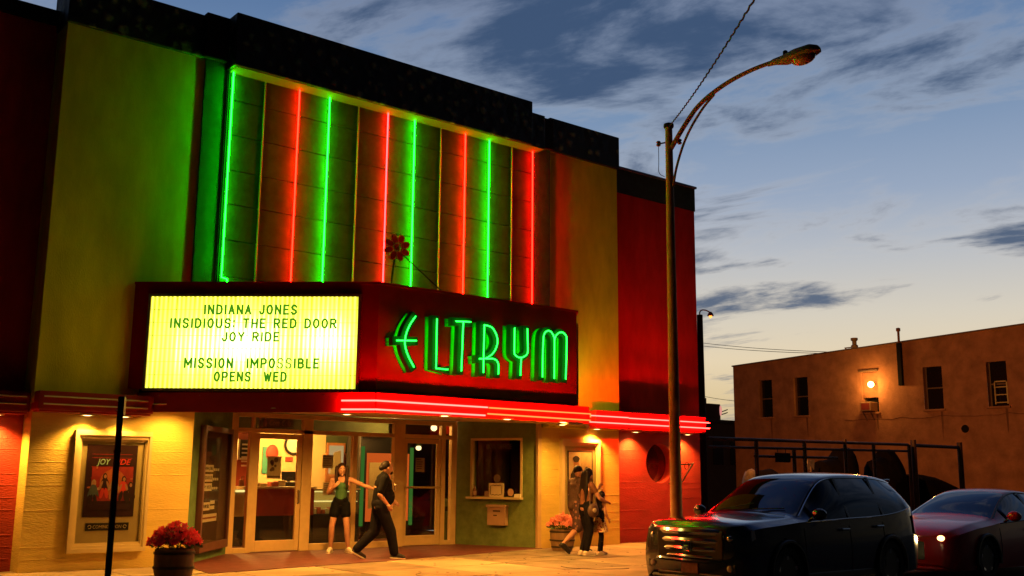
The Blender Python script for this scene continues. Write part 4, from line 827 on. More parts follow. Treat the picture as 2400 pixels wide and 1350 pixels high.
for s_, m_, u_, w_ in (('JOY', 'poster_mint', .2, .27), ('RIDE', 'poster_neonred', .52, .36)):
    part('title', text_mb(s_, .085, (5.14+W_*u_, yp-.0015, 1.90-H_*.275), (1, 0, 0), Z, width=W_*w_, ext=.001, shear=.25, bold=.015), m_, po)
rp = random.Random(12)
def disc(nm, cx, cz, rx, rz_, dep, m, rot=0., n_=14):
    cr_, sr_ = math.cos(rot), math.sin(rot)
    part(nm, MB().add([(cx+rx*math.cos(t_)*cr_-rz_*math.sin(t_)*sr_, yp-dep, cz+rx*math.cos(t_)*sr_+rz_*math.sin(t_)*cr_) for t_ in [j*2*math.pi/n_ for j in range(n_)]], [tuple(range(n_))]), m, po)
mat('print_teal', (.10, .14, .16), .5, var=.3, vscale=14); mat('print_cream', (.5, .36, .22), .5, var=.4, vscale=14)
for k, (u, hd, tm, hm) in enumerate(((.17, .52, 'print_teal', 'print_cream'), (.38, .43, 'poster_dark', 'poster_suit0'), (.57, .44, 'print_cream', 'poster_suit0'), (.76, .47, 'poster_neonred', 'poster_suit0'), (.90, .55, 'poster_dark', 'poster_suit0'))):      # seated group, loosely drawn
    cx = 5.14+W_*u; cz = 1.90-H_*hd; t_s = rp.uniform(-.15, .15)
    disc('print_hair', cx, cz-.02, .036, .062, .0045+k*.0003, hm); disc('print_figure', cx+t_s*.1, cz-.13, .062, .095, .005+k*.0003, tm, t_s)
    for sg_ in (-1, 1): disc('print_limb', cx+sg_*.055, cz-.15, .018, .075, .0065+k*.0002, 'skin_print' if k % 2 else tm, sg_*.35); disc('print_limb', cx+sg_*.035, cz-.27, .028, .085, .0068+k*.0002, 'poster_neonred' if k == 1 else 'poster_suit0' if k != 2 else 'skin_print', sg_*.2)
    disc('print_head', cx+.004, cz-.012, .022, .030, .0075+k*.0002, 'skin_print')
for k in range(9): disc('print_light', 5.2+rp.random()*.66, 1.22+rp.random()*.36, rp.uniform(.012, .04), rp.uniform(.008, .02), .003, rp.choice(['poster_glow', 'poster_pink', 'poster_red']))
part('print_bench', MB().box((5.2, yp-.0095, .90), (5.86, yp-.0088, .99)), 'poster_dark', po); pq('print_rule', .4, .84, .16, .012, 'poster_pink')
cp = single('caption_strip', MB().box((5.2, y-.022, .585), (5.86, y-.013, .70)), 'black_base', 'black strip with yellow lettering under the film poster', 'sign')
mat('caption_yellow', (.6, .5, .22), .5, var=0); part('lettering', text_mb('COMING SOON', .05, (5.53, y-.0235, .617), (1, 0, 0), Z, width=.44, ext=.001, align='C', shear=.15), 'caption_yellow', cp)
for sx_ in (-1, 1): part('scroll', MB().tube([(5.53+sx_*(.27+.025*math.cos(t_)), y-.024, .642+.025*math.sin(t_)) for t_ in [k*.6 for k in range(10)]], .006, 5), 'caption_yellow', cp)
y = poster_case(14.98, 16.12, .45, 2.28, 15.10, 16.02, .58, 2.12, 'cream framed poster case on the right yellow wall behind the walking family')
mat('poster_pale', (.62, .50, .34), .5, var=.15, vscale=5); mat('poster_suit', (.05, .04, .04), .5, var=.2)
po = single('film_poster', MB().box((15.20, y-.024, .85), (15.94, y-.013, 2.03)), 'poster_suit', 'pale film poster with a large portrait in the right poster case', 'poster'); yp = y-.0245
part('print_ground', MB().box((15.23, yp-.001, .88), (15.91, yp, 2.0)), 'poster_pale', po); part('print_ground', MB().box((15.58, yp-.0018, 1.6), (15.91, yp-.0011, 2.0)), 'poster_grey', po)
part('print_shoulders', MB().add([(15.26, yp-.004, 1.2), (15.66, yp-.004, 1.2), (15.62, yp-.004, 1.55), (15.52, yp-.004, 1.63), (15.36, yp-.004, 1.63), (15.28, yp-.004, 1.52)], [tuple(range(6))]), 'poster_suit', po)
part('print_head', MB().add([(15.45+.085*math.cos(t_), yp-.006, 1.73+.125*math.sin(t_)) for t_ in [j*.3927 for j in range(16)]], [tuple(range(16))]), 'skin_print', po); part('print_hair', MB().add([(15.44+.10*math.cos(t_)*(1+.1*math.sin(5*t_)), yp-.007, 1.85+.07*math.sin(t_)) for t_ in [j*.3927 for j in range(16)]], [tuple(range(16))]), 'poster_suit', po)
part('print_hair', MB().add([(15.75+.075*math.cos(t_), yp-.004, 1.56+.13*math.sin(t_)) for t_ in [j*.3927 for j in range(16)]], [tuple(range(16))]), 'poster_suit', po); part('print_head', MB().add([(15.75+.045*math.cos(t_), yp-.006, 1.58+.07*math.sin(t_)) for t_ in [j*.3927 for j in range(16)]], [tuple(range(16))]), 'skin_print', po)

# wall bracket by the round window
p0 = atY(1598, 1132, 16.75); p1 = atY(1624, 1087, 16.72)
wb = thing('wall_bracket', 'dark angled sign bracket with scrollwork on the red wall', 'bracket', Vector((p1.x, RY, p0.z)))
part('arm', MB().slab(p0, p1-p0, Vector((.05, 0, .03)), Vector((0, .03, 0))), 'black_metal', wb); part('tie', MB().tube([p1+Vector((0, .02, 0)), Vector((p1.x+.05, RY, p1.z-.02))], .015), 'black_metal', wb); part('tie', MB().tube([p0+Vector((0, .02, 0)), Vector((p0.x+.05, RY, p0.z-.02))], .015), 'black_metal', wb)
part('scroll', MB().tube([p1+Vector((-.2+.1*math.cos(t_)*(1-t_*.06), .02, -.06+.1*math.sin(t_)*(1-t_*.06))) for t_ in [k*.45 for k in range(18)]], .008, 5), 'black_metal', wb)
# ------------------------------------------------------------------ flower planters
translucent('petal_red', (1, .07, .11), .55); translucent('petal_pink', (.75, .25, .17), .45); mat('leaf_green', (.05, .09, .02), .6, var=.3, vscale=20); mat('barrel_wood', (.26, .15, .06), .75, var=.35, vscale=9, stretch=(1, 1, .2)); mat('hoop_iron', (.06, .045, .03), .5, .6, var=.2)
def planter(c, R, H, spread, top, pm, lab, seed, nfl):
    r = random.Random(seed); t = thing('flower_planter', lab, 'planter', c, 'flower planters by the entrance'); c = Vector(c)
    pot = part('barrel', MB().lathe([(R*.78, 0), (R*.86, .05), (R*.97, H*.4), (R, H*.7), (R*.98, H), (R*.9, H+.005), (R*.88, H-.06), (.02, H-.07)], c, 26), 'barrel_wood', t, True)
    for z_ in (.08, H*.5, H*.9): 
        rr = R*(.86 if z_ < .1 else .99); part('hoop', MB().lathe([(rr, z_-.018), (rr+.012, z_-.015), (rr+.012, z_+.015), (rr, z_+.018)], c, 26), 'hoop_iron', pot, True)
    fl = MB(); lv = MB()
    def pos():
        a_ = r.uniform(0, 6.283); e = math.sqrt(r.random()); return c+Vector((math.cos(a_)*e*spread, math.sin(a_)*e*spread, H+.02+(top-H)*(1-e*e*.75)*r.uniform(.55, 1)))
    for k in range(nfl):
        p = pos(); n_ = Vector((r.uniform(-.6, .6)-.35, r.uniform(-.6, .6)-.5, r.uniform(.2, 1))).normalized(); u = n_.cross(Vector((.3, .2, 1))).normalized(); v = n_.cross(u); s_ = r.uniform(.03, .06)
        pts = [p+n_*.008]
        for j in range(10): a_ = j*.6283; q = s_*(1 if j % 2 else .55); pts.append(p+(u*math.cos(a_)+v*math.sin(a_))*q+n_*(r.uniform(.0, .02)))
        fl.add(pts, [(0, 1+j, 1+(j+1) % 10) for j in range(10)])
    for k in range(int(nfl*.9)):
        p = pos()-Vector((0, 0, .05)); n_ = Vector((r.uniform(-1, 1), r.uniform(-1, 1), r.uniform(.1, 1))).normalized(); u = n_.cross(Vector((.3, .2, 1))).normalized(); v = n_.cross(u); s_ = r.uniform(.03, .06)
        lv.add([p-u*s_, p+v*s_*.4, p+u*s_, p-v*s_*.4], [(0, 1, 2, 3)])
    for k in range(26): q = pos(); lv.tube([c+Vector((r.uniform(-.1, .1), r.uniform(-.1, .1), H-.08)), q], .005, 4, caps=False)
    part('blossoms', fl, pm, t, kind='stuff'); part('foliage', lv, 'leaf_green', t, kind='stuff')
g = atZ(404, 1372, 0); planter((g.x, g.y, 0), .26, .47, .34, .80, 'petal_red', 'wooden barrel planter full of red flowers left of the entrance', 1, 330)
g = Vector((atY(1318, 1250, 16.0).x, 16.0, 0)); planter(g, .25, .42, .30, .72, 'petal_pink', 'wooden barrel planter of pink flowers behind the walking family', 2, 240)

# ------------------------------------------------------------------ street lamp
PX_, PY_ = 13.24, 11.9
sl = thing('street_lamp', 'tall curved-arm street lamp with unlit cobra head at the kerb', 'street lamp', (PX_, PY_, 0))
part('pole', MB().tube([(PX_, PY_, 0), (PX_, PY_, .25), (PX_, PY_, 4), (PX_, PY_, 7.6)], [.12, .105, .082, .064], 14), 'pole_paint', sl, True)
part('base_plate', MB().bbox((PX_-.18, PY_-.18, 0), (PX_+.18, PY_+.18, .04), .01), 'hoop_iron', sl); part('pole_cap', MB().lathe([(.085, 0), (.095, .03), (.09, .07), (.04, .09)], (PX_, PY_, 7.6), 12), 'black_metal', sl, True)
arm = [Vector((PX_, y_, z_)) for y_, z_ in ((11.86, 7.2), (11.5, 7.58), (11.17, 7.86), (10.6, 8.05), (10.06, 8.12), (9.66, 8.12))]; arm = smooth(arm, 2)
part('arm', MB().tube(arm, [.045-.012*i/len(arm) for i in range(len(arm))], 9), 'lamp_arm', sl, True)
br_ = smooth([Vector((PX_, y_, z_)) for y_, z_ in ((11.82, 6.5), (11.74, 6.85), (11.5, 7.35), (11.12, 7.75), (10.85, 7.92))], 2); part('brace', MB().tube(br_, .022, 8), 'lamp_arm', sl, True)
hd = MB(); prof = [(9.72, .03, .05), (9.6, .06, .075), (9.4, .12, .11), (9.15, .155, .14), (8.9, .15, .13), (8.78, .10, .08), (8.74, .03, .03)]; rings = []
for y_, hw, hh in prof:
    zc = 8.07+(.04 if y_ > 9.5 else 0)-.02
    for j in range(14):
        a_ = 2*math.pi*j/14; sn = math.sin(a_); rings.append((PX_+hw*math.cos(a_), y_, zc+(hh if sn > 0 else hh*.42)*sn))
hd.add(rings, [(i*14+j, i*14+(j+1) % 14, (i+1)*14+(j+1) % 14, (i+1)*14+j) for i in range(len(prof)-1) for j in range(14)]+[tuple(range(14)), tuple(range(84, 98))])
mat('lamp_head_paint', (.24, .14, .08), .75, 0, var=.15, spec=.2); head = part('lamp_head', hd, 'lamp_head_paint', sl, True)
mat('lens_amber', (.35, .12, .04), .2, 0, var=.2, coat=.5); part('lens', MB().ell((PX_, 9.05, 8.0), (.13, .22, .11), nu=16), 'lens_amber', head, True); part('photo_cell', MB().lathe([(.04, 0), (.04, .07), (.02, .085)], (PX_, 9.38, 8.15), 10), 'black_metal', head, True)
for s_ in (-1, 1):
    ins = part('insulator', MB().lathe([(.03, 0), (.045, .02), (.025, .045), (.045, .07), (.03, .09)], (PX_+s_*.10, PY_-s_*.16, 7.28), 10), 'brown_glass', sl, True); part('bracket', MB().tube([(PX_, PY_, 7.34), (PX_+s_*.10, PY_-s_*.16, 7.32)], .014, 6), 'black_metal', sl)
part('lead_wire', MB().tube(smooth([Vector((PX_-.10, PY_+.16, 7.28)), Vector((PX_-.12, PY_+.14, 6.95)), Vector((PX_-.16, PY_+.12, 6.75)), Vector((PX_-.05, PY_+.07, 6.7))], 2), .006, 5), 'black_metal', sl)
part('weld_band', MB().lathe([(.099, 1.35), (.103, 1.37), (.103, 1.39), (.098, 1.41)], (PX_, PY_, 0), 14), 'pole_paint', sl, True)
# overhead cable leaving the pole top towards the street
e0 = Vector((PX_, PY_, 7.62)); e1 = atY(1768, -2, 5.5)
pth = []
for k in range(121):
    s_ = k/100; q = e0.lerp(e1, s_); q.z -= .25*s_*(1-s_) if s_ < 1 else 0; pth.append(q+Vector((.007*math.cos(k*1.9), 0, .007*math.sin(k*1.9))))
single('overhead_cable', MB().tube(pth, .011, 5, caps=True), 'black_metal', 'twisted black overhead cable rising from the street lamp pole', 'cable')

# kerbside sign post seen edge on
gp = Vector((atY(268, 1150, 11.75).x, 11.75, 0)); ztop = atY(288, 930, 11.75).z
sp_ = thing('sign_post', 'thin black kerbside sign post with its plate edge on', 'sign post', gp)
part('post', MB().bbox((gp.x-.028, gp.y-.028, 0), (gp.x+.028, gp.y+.028, ztop), .006), 'black_metal', sp_)
vd = Vector((gp.x, gp.y, 0)).normalized(); sd = Vector((vd.y, -vd.x, 0)); o_ = Vector((gp.x, gp.y, ztop-.20))+sd*.030-vd*.2
mat('sign_back', (.42, .36, .14), .4, .4, var=.1)
part('sign_plate', MB().slab(o_, vd*.4+sd*.02, sd*.004, Z*.195), 'sign_back', sp_)
for z_ in (.05, .15): part('bolt', MB().tube([Vector((gp.x, gp.y, ztop-.2+z_))-sd*.045, Vector((gp.x, gp.y, ztop-.2+z_))+sd*.05], .007, 6), 'steel', sp_)
part('clamp', MB().bbox((gp.x-.033, gp.y-.033, ztop-.62), (gp.x+.033, gp.y+.033, ztop-.585), .004), 'black_metal', sp_)

# pole with gooseneck lamp at the theatre corner
cb = Vector((20.9, 18.0, 0)); zt = atY(1640, 738, 18.0).z; cb.x = atY(1644, 900, 18.0).x
cpole = thing('corner_pole', 'dark utility pole with small gooseneck lamp at the theater corner', 'lamp post', cb)
part('pole', MB().tube([cb, cb+Z*zt], [.11, .08], 10), 'black_metal', cpole, True); hp = cb+Z*(zt+.06)
part('gooseneck', MB().tube(smooth([cb+Z*(zt-.05), hp+Vector((.0, 0, .06)), hp+Vector((.1, -.1, .08)), hp+Vector((.2, -.2, .0))], 2), .018, 6), 'lamp_arm', cpole, True)
mat('lamp_shade_copper', (.3, .12, .05), .4, .4, var=.2); sh = part('lamp_shade', MB().lathe([(.03, .05), (.07, .0), (.09, -.06)], hp+Vector((.2, -.2, -.03)), 14), 'lamp_shade_copper', cpole, True)
emat('added_bulb_glow', (1, .36, .06), 2.5); part('bulb', MB().ell(hp+Vector((.2, -.2, -.09)), (.045, .045, .06)), 'added_bulb_glow', sh, True)  # glow added to a lamp that is otherwise unlit
light(cpole, 'SPOT', hp+Vector((.3, -.25, -.12)), 3400, (1, .31, .06), to=(40, 23, 3.2), spot_size=RAD(100), spot_blend=.8, shadow_soft_size=.1)  # added light at this unlit lamp, to brighten the far building

# ------------------------------------------------------------------ far building across the lot
FX = 40.0
mat('stucco_lamplit', (.42, .20, .105), .9, var=.38, vscale=1.6, bump=.5, bscale=14); mat('window_dark', (.012, .010, .010), .12, 0, var=0); mat('sash', (.18, .12, .08), .6, var=.2)  # orange lamplight is partly put into the stucco colour
fb = thing('stucco_building', 'two-storey tan stucco building beyond the fenced lot', 'building', (FX, 25, 0))
zr_ = lambda y: 6.83+(32.1-y)*.0385
WN = [(29.84, 30.62), (27.88, 28.65), (24.36, 25.14), (21.46, 22.29), (18.83, 19.63)]; wz = (4.32, 6.06)
edges = [16.8]+sorted([v for w in WN for v in w])+[32.1]
m = MB()
def wq(y0, y1, za, zb, zc, zd): m.add([(FX, y0, za), (FX, y1, zb), (FX, y1, zd), (FX, y0, zc)], [(0, 3, 2, 1)])
for y0, y1 in zip(edges[:-1], edges[1:]):
    win = any(abs(y0-w[0]) < .01 for w in WN)
    wq(y0, y1, 0, 0, wz[0], wz[0])
    if not win: wq(y0, y1, wz[0], wz[0], wz[1], wz[1])
    wq(y0, y1, wz[1], wz[1], zr_(y0), zr_(y1))
m.add([(FX, 32.1, 0), (FX+14, 32.1, 0), (FX+14, 32.1, zr_(32.1)), (FX, 32.1, zr_(32.1))], [(0, 3, 2, 1)]); m.add([(FX, 16.8, 0), (FX+14, 16.8, 0), (FX+14, 16.8, zr_(16.8)), (FX, 16.8, zr_(16.8))], [(0, 1, 2, 3)])
m.add([(FX, 16.8, zr_(16.8)-.3), (FX+14, 16.8, zr_(16.8)-.3), (FX+14, 32.1, zr_(32.1)-.3), (FX, 32.1, zr_(32.1)-.3)], [(0, 1, 2, 3)])
part('wall', m, 'stucco_lamplit', fb)
part('coping', MB().add([(FX-.05, 16.8, zr_(16.8)), (FX+.3, 16.8, zr_(16.8)), (FX+.3, 32.15, zr_(32.1)), (FX-.05, 32.15, zr_(32.1)), (FX-.05, 16.8, zr_(16.8)+.06), (FX+.3, 16.8, zr_(16.8)+.06), (FX+.3, 32.15, zr_(32.1)+.06), (FX-.05, 32.15, zr_(32.1)+.06)], [(0, 3, 2, 1), (4, 5, 6, 7), (0, 1, 5, 4), (1, 2, 6, 5), (2, 3, 7, 6), (3, 0, 4, 7)]), 'sash', fb)
for k, (y0, y1) in enumerate(WN):
    wdw = part('window', MB().box((FX+.001, y0, wz[0]), (FX+.30, y0+.004, wz[1])).box((FX+.001, y1-.004, wz[0]), (FX+.30, y1, wz[1])).box((FX+.001, y0+.004, wz[1]-.004), (FX+.30, y1-.004, wz[1])).box((FX+.001, y0+.004, wz[0]), (FX+.30, y1-.004, wz[0]+.004)), 'stucco_lamplit', fb)
    part('pane', MB().box((FX+.22, y0, wz[0]), (FX+.25, y1, wz[1])), 'window_dark', wdw); part('sash', MB().box((FX+.19, y0+.01, (wz[0]+wz[1])/2-.03), (FX+.215, y1-.01, (wz[0]+wz[1])/2+.03)).box((FX+.195, y0+.01, wz[0]+.01), (FX+.215, y0+.06, wz[1]-.01)).box((FX+.195, y1-.06, wz[0]+.01), (FX+.215, y1-.01, wz[1]-.01)), 'sash', wdw)
    part('sill', MB().bbox((FX-.08, y0-.06, wz[0]-.08), (FX+.1, y1+.06, wz[0]-.002), .01), 'stucco_lamplit', wdw)
rpt = random.Random(8); mat('stucco_patch', (.33, .15, .08), .9, var=.3, vscale=3, bump=.5, bscale=20); mat('stucco_stain', (.22, .10, .05), .9, var=.4, vscale=4, stretch=(1, 1, .3))
for y0, y1 in WN: part('drip_stain', MB().add([(FX-.004, y0+.05, wz[0]-.1), (FX-.004, y0+.16, wz[0]-.1), (FX-.004, y0+.12, wz[0]-rpt.uniform(.6, 1.3)), (FX-.004, y0+.08, wz[0]-rpt.uniform(.6, 1.3))], [(0, 1, 2, 3)]), 'stucco_stain', fb)
part('wall_crack', MB().tube([(FX-.004, 17.5+k*.45, 4.02+rpt.uniform(-.05, .05)) for k in range(20)], .012, 4), 'stucco_stain', fb)
y0, y1 = WN[2]
part('shutter', MB().box((FX+.10, y0+.02, 4.95), (FX+.13, y1-.02, 6.03)), 'stucco_lamplit', fb)
part('lintel', MB().bbox((FX-.05, y0-.05, wz[1]), (FX+.02, y1+.1, wz[1]+.08), .01), 'sash', fb)
ac = thing('air_conditioner', 'window air conditioner below the lit lamp on the stucco building', 'air conditioner', (FX-.2, y0+.45, wz[0])); mat('ac_paint', (.40, .24, .13), .6, var=.2)
ya, yb_ = atX(2027, 950, FX).y, atX(2052, 950, FX).y; part('case', MB().bbox((FX-.38, min(ya, yb_), wz[0]+.03), (FX+.18, max(ya, yb_), wz[0]+.42), .02), 'ac_paint', ac); part('grille', MB().box((FX-.386, min(ya, yb_)+.06, wz[0]+.09), (FX-.381, max(ya, yb_)-.06, wz[0]+.36)), 'lobby_red', ac)
for yy in (min(ya, yb_)+.08, max(ya, yb_)-.08): part('strut', MB().tube([(FX-.35, yy, wz[0]+.03), (FX-.001, yy, wz[0]-.35)], .015, 5), 'sash', ac)
lw = atX(2041, 901, FX-.25); wl = thing('wall_lamp', 'bright round orange lamp mounted in the third window of the stucco building', 'lamp', lw-Vector((0, 0, .15)))
emat('sodium_glow', (1, .5, .10), 30.); part('globe', MB().ell(lw, .13), 'sodium_glow', wl, True); part('arm', MB().tube([lw+Vector((.1, 0, .0)), Vector((FX+.1, lw.y, lw.z+.05))], .02, 6), 'sash', wl)
light(wl, 'POINT', lw+Vector((-.28, 0, 0)), 100, (1, .42, .08), shadow_soft_size=.15)
ww = thing('window_fan', 'pale louvred unit in the rightmost window of the stucco building', 'fan unit', (FX+.05, WN[4][0]+.3, wz[0]+.08))
q0, q1 = WN[4][0]+.03, WN[4][0]+.55
part('frame', MB().box((FX+.03, q0, wz[0]+.08), (FX+.10, q0+.05, 5.3)).box((FX+.03, q1-.04, wz[0]+.08), (FX+.10, q1, 5.3)).box((FX+.03, q0, 5.25), (FX+.10, q1, 5.30)), 'frame_cream', ww)
for k in range(3): part('slat', MB().box((FX+.04, q0+.05, wz[0]+.12+.3*k), (FX+.09, q1-.04, wz[0]+.16+.3*k)), 'frame_cream', ww)
# downpipe, vents, chimney pots, small hole
yv = atX(2109, 850, FX-.1).y; dp = thing('downpipe', 'dark pipe running up the stucco building past the roofline', 'pipe', (FX-.1, yv, 5.35))
part('pipe', MB().bbox((FX-.16, yv-.10, 5.36), (FX-.02, yv+.10, 7.15), .02), 'black_metal', dp); part('flue', MB().lathe([(.05, 0), (.05, .5), (.09, .52), (.09, .64), (.04, .66)], (FX-.08, yv, 7.14), 10), 'lamp_arm', dp, True)
for k, (px, zo) in enumerate(((2003, .75), (1982, .35))):
    yy = atX(px, 815, FX+2).y; zz_ = zr_(yy)-.3
    rv = thing('roof_vent', ('slim vent pipe with a cap on the roof of the stucco building', 'small T-shaped vent on the roof of the stucco building')[k], 'vent', (FX+2, yy, zz_))
    if k == 0: part('stack', MB().lathe([(.16, 0), (.16, .8), (.1, .85), (.1, 1.0), (.16, 1.05), (.16, 1.15)], (FX+2, yy, zz_), 12), 'frame_cream', rv, True); part('hood', MB().bbox((FX+1.8, yy-1.0, zz_), (FX+2.3, yy-.2, zz_+.62), .03), 'sash', rv)
    else: part('stack', MB().tube([(FX+2, yy, zz_), (FX+2, yy, zz_+.75)], .03, 6), 'frame_cream', rv); part('cross', MB().tube([(FX+2, yy-.3, zz_+.75), (FX+2, yy+.05, zz_+.75)], .03, 6), 'frame_cream', rv)
hp_ = atX(2262, 1005, FX); single('wall_vent', MB().lathe([(.16, 0), (.13, -.03), (.12, -.005)], (FX-.002, hp_.y, hp_.z), 14, 'x'), 'black_metal', 'small round vent hole in the stucco wall', 'vent')
# lower dark buildings far behind the theatre
mat('brick_dark', (.028, .018, .014), .9, var=.3, vscale=3); mat('shed_dark', (.018, .014, .012), .9, var=.3)
lb = thing('low_brick_building', 'low dark brick building behind the lot beside the theater', 'building', (49, 36, 0))
zl_ = atY(1690, 992, 36).z; part('wall', MB().box((34, 36, 0), (64, 44, zl_)), 'brick_dark', lb); part('coping', MB().bbox((33.9, 35.9, zl_), (64.1, 44.1, zl_+.18), .03), 'shed_dark', lb)
for k in range(5): part('window', MB().box((40.2+k*1.4, 35.96, 2.2), (41.0+k*1.4, 35.999, 3.4)), 'window_dark', lb)
xa, xb = atY(1702, 970, 35.0).x, atY(1731, 970, 35.0).x; za, zb3 = atY(1716, 993, 35).z, atY(1716, 957, 35).z
bbd = thing('roof_sign_box', 'dark box sign with a red and white face on the low brick building', 'sign', ((xa+xb)/2, 36.5, zl_+.18)); part('box', MB().bbox((xa, 36.2, zl_+.18), (xb, 37.0, zb3+.3), .03), 'shed_dark', bbd); emat('sign_lit', (.9, .35, .3), .8)
part('lit_face', MB().ell((xb-.02, 36.2, (za+zb3)/2+.35), (.07, .1, .28)), 'sign_lit', bbd, True); part('mast', MB().tube([(xa+.15, 36.5, zb3+.3), (xa+.15, 36.5, zb3+.6)], .05, 6), 'black_metal', bbd)
# background wires
def wire(p, q, sag, lab, r=.025):
    P = [p.lerp(q, k/16)-Vector((0, 0, sag*4*(k/16)*(1-k/16))) for k in range(17)]; single('overhead_wire', MB().tube(P, r, 4), 'black_metal', lab, 'wire', 'distant overhead wires')
wire(atY(1640, 803, 60), atX(1990, 826, 60), .15, 'upper of two thin wires crossing the sky behind the stucco building', .02); wire(atY(1640, 810, 60), atX(1980, 829, 60), .15, 'lower of two thin wires crossing the sky behind the stucco building', .02)
wire(atY(1645, 928, 60), atY(1735, 941, 60), .05, 'thin wire low over the gap beside the theater', .02); wire(atY(1650, 975, 40), atY(1705, 960, 37), .05, 'thick wire running to the box sign on the low brick building', .03); wire(atY(1650, 979, 40), atY(1705, 967, 37), .05, 'second thick wire just below the one to the box sign', .03)

# ------------------------------------------------------------------ pipe fence and clutter in the lot
mat('rail_rust', (.05, .022, .012), .6, .3, var=.4)
fY = 17.6
def fx(px, py=1060): return atY(px, py, fY).x
fz = lambda py, px=1900: atY(px, py, fY).z
fn = thing('pipe_fence', 'rusty pipe rail fence across the lot beside the theater', 'fence', (fx(1900), fY, 0))
top = 2.5; mid = 2.26; low = fz(1072, 1860)
part('rail', MB().tube([(fx(1660), fY, top-.02), (fx(2128), fY, top+.06), (fx(2132), fY, top+.0)], .045, 8), 'rail_rust', fn, True); part('rail', MB().tube([(fx(1660), fY, mid), (fx(2132), fY, mid+.1)], .035, 8), 'rail_rust', fn, True); part('rail', MB().tube([(fx(1768), fY, low), (fx(1962), fY, low+.02)], .035, 8), 'rail_rust', fn, True)
for px, h_ in ((1773, top), (1861, mid), (1886, top+.02), (1981, top+.14), (2048, top+.04), (2131, top+.06)): part('post', MB().tube([(fx(px), fY, 0), (fx(px), fY, h_)], .055, 8), 'rail_rust', fn, True)
gt = thing('pipe_gate', 'separate pipe gate frame at the right end of the lot fence', 'gate', (fx(2195), fY, 0))
for px in (2142, 2250): part('post', MB().tube([(fx(px), fY, 0), (fx(px), fY, 2.72)], .09, 8), 'rail_rust', gt, True)
part('rail', MB().tube([(fx(2142), fY, 2.55), (fx(2250), fY, 2.55)], .055, 8), 'rail_rust', gt, True); part('rail', MB().tube([(fx(2142), fY, .35), (fx(2250), fY, .35)], .055, 8), 'rail_rust', gt, True)
p, q = atY(1816, 1061, fY-.06), atY(1851, 1084, fY-.06); sg = single('hung_board', MB().bbox((p.x, fY-.10, q.z), (q.x, fY-.055, p.z), .01), 'black_metal', 'small dark board hung on the fence rails', 'board')
for k in (0, 1): part('hook', MB().tube([((p.x+.15, q.x-.15)[k], fY-.05, p.z-.02), ((p.x+.15, q.x-.15)[k], fY-.04, p.z+.12)], .012, 5), 'rail_rust', sg)
CYl = 20.0
p, q = atY(1891, 1077, CYl), atY(1912, 1101, CYl); ys_ = thing('yard_sign', 'crumpled white sign behind the fence', 'sign', ((p.x+q.x)/2, CYl, 0)); mat('sign_white', (.45, .38, .27), .6, var=.5, vscale=8)
part('face', MB().slab((p.x, CYl, q.z), (q.x-p.x, .06, 0), (0, .02, 0), (.05, 0, p.z-q.z)), 'sign_white', ys_); part('stake', MB().tube([((p.x+q.x)/2, CYl+.03, 0), ((p.x+q.x)/2, CYl+.03, q.z+.1)], .03, 6), 'sash', ys_)
mat('tarp', (.008, .006, .006), .9, spec=.05, var=.4, vscale=4, bump=.6, bscale=8)
def lump(name, lab, cat, pts, Y, dep, m='tarp'):        # covered heap: silhouette swept in depth with rounded ends
    P = [atY(px, py, Y) for px, py in pts]; b_ = MB(); n_ = len(P); K = 6
    cx = sum(p_.x for p_ in P)/n_; vs = []
    for k in range(K+1):
        t_ = -1+2*k/K; s_ = math.sqrt(max(.05, 1-t_*t_*.8))
        for p_ in P: vs.append((cx+(p_.x-cx)*s_, Y+t_*dep/2, p_.z*s_**.6))
        vs.append((cx+(P[-1].x-cx)*s_, Y+t_*dep/2, 0)); vs.append((cx+(P[0].x-cx)*s_, Y+t_*dep/2, 0))
    w_ = n_+2; b_.add(vs, [(k*w_+j, k*w_+(j+1) % w_, (k+1)*w_+(j+1) % w_, (k+1)*w_+j) for k in range(K) for j in range(w_)]+[tuple(range(w_)), tuple(range(K*w_, K*w_+w_))])
    return single(name, b_, m, lab, cat, None, True)
lump('tarped_heap', 'tall dark covered heap behind the middle of the fence', 'heap', [(1915, 1110), (1918, 1080), (1955, 1074), (1962, 1052), (1985, 1048), (1992, 1070), (1988, 1100), (1998, 1112)], 20.3, 1.2)
lump('covered_machine', 'hooded dark covered machine near the right end of the fence', 'machine', [(2038, 1115), (2042, 1078), (2064, 1070), (2066, 1055), (2084, 1053), (2092, 1066), (2102, 1085), (2108, 1115)], 20.3, 1.2)
lump('rubble_mound', 'low dark mound behind the gate', 'mound', [(2112, 1140), (2114, 1113), (2140, 1110), (2170, 1116), (2195, 1126), (2225, 1140)], 21.0, 2.2)
lump('light_sack', 'pale bundled sack at the left part of the fence', 'sack', [(1749, 1115), (1752, 1102), (1762, 1098), (1771, 1104), (1774, 1116)], 19.2, .6, 'sign_white')
lump('scrap_pile', 'low dark scrap pile beside the pale sack', 'pile', [(1776, 1115), (1780, 1103), (1805, 1098), (1816, 1106), (1825, 1116)], 19.6, .9)
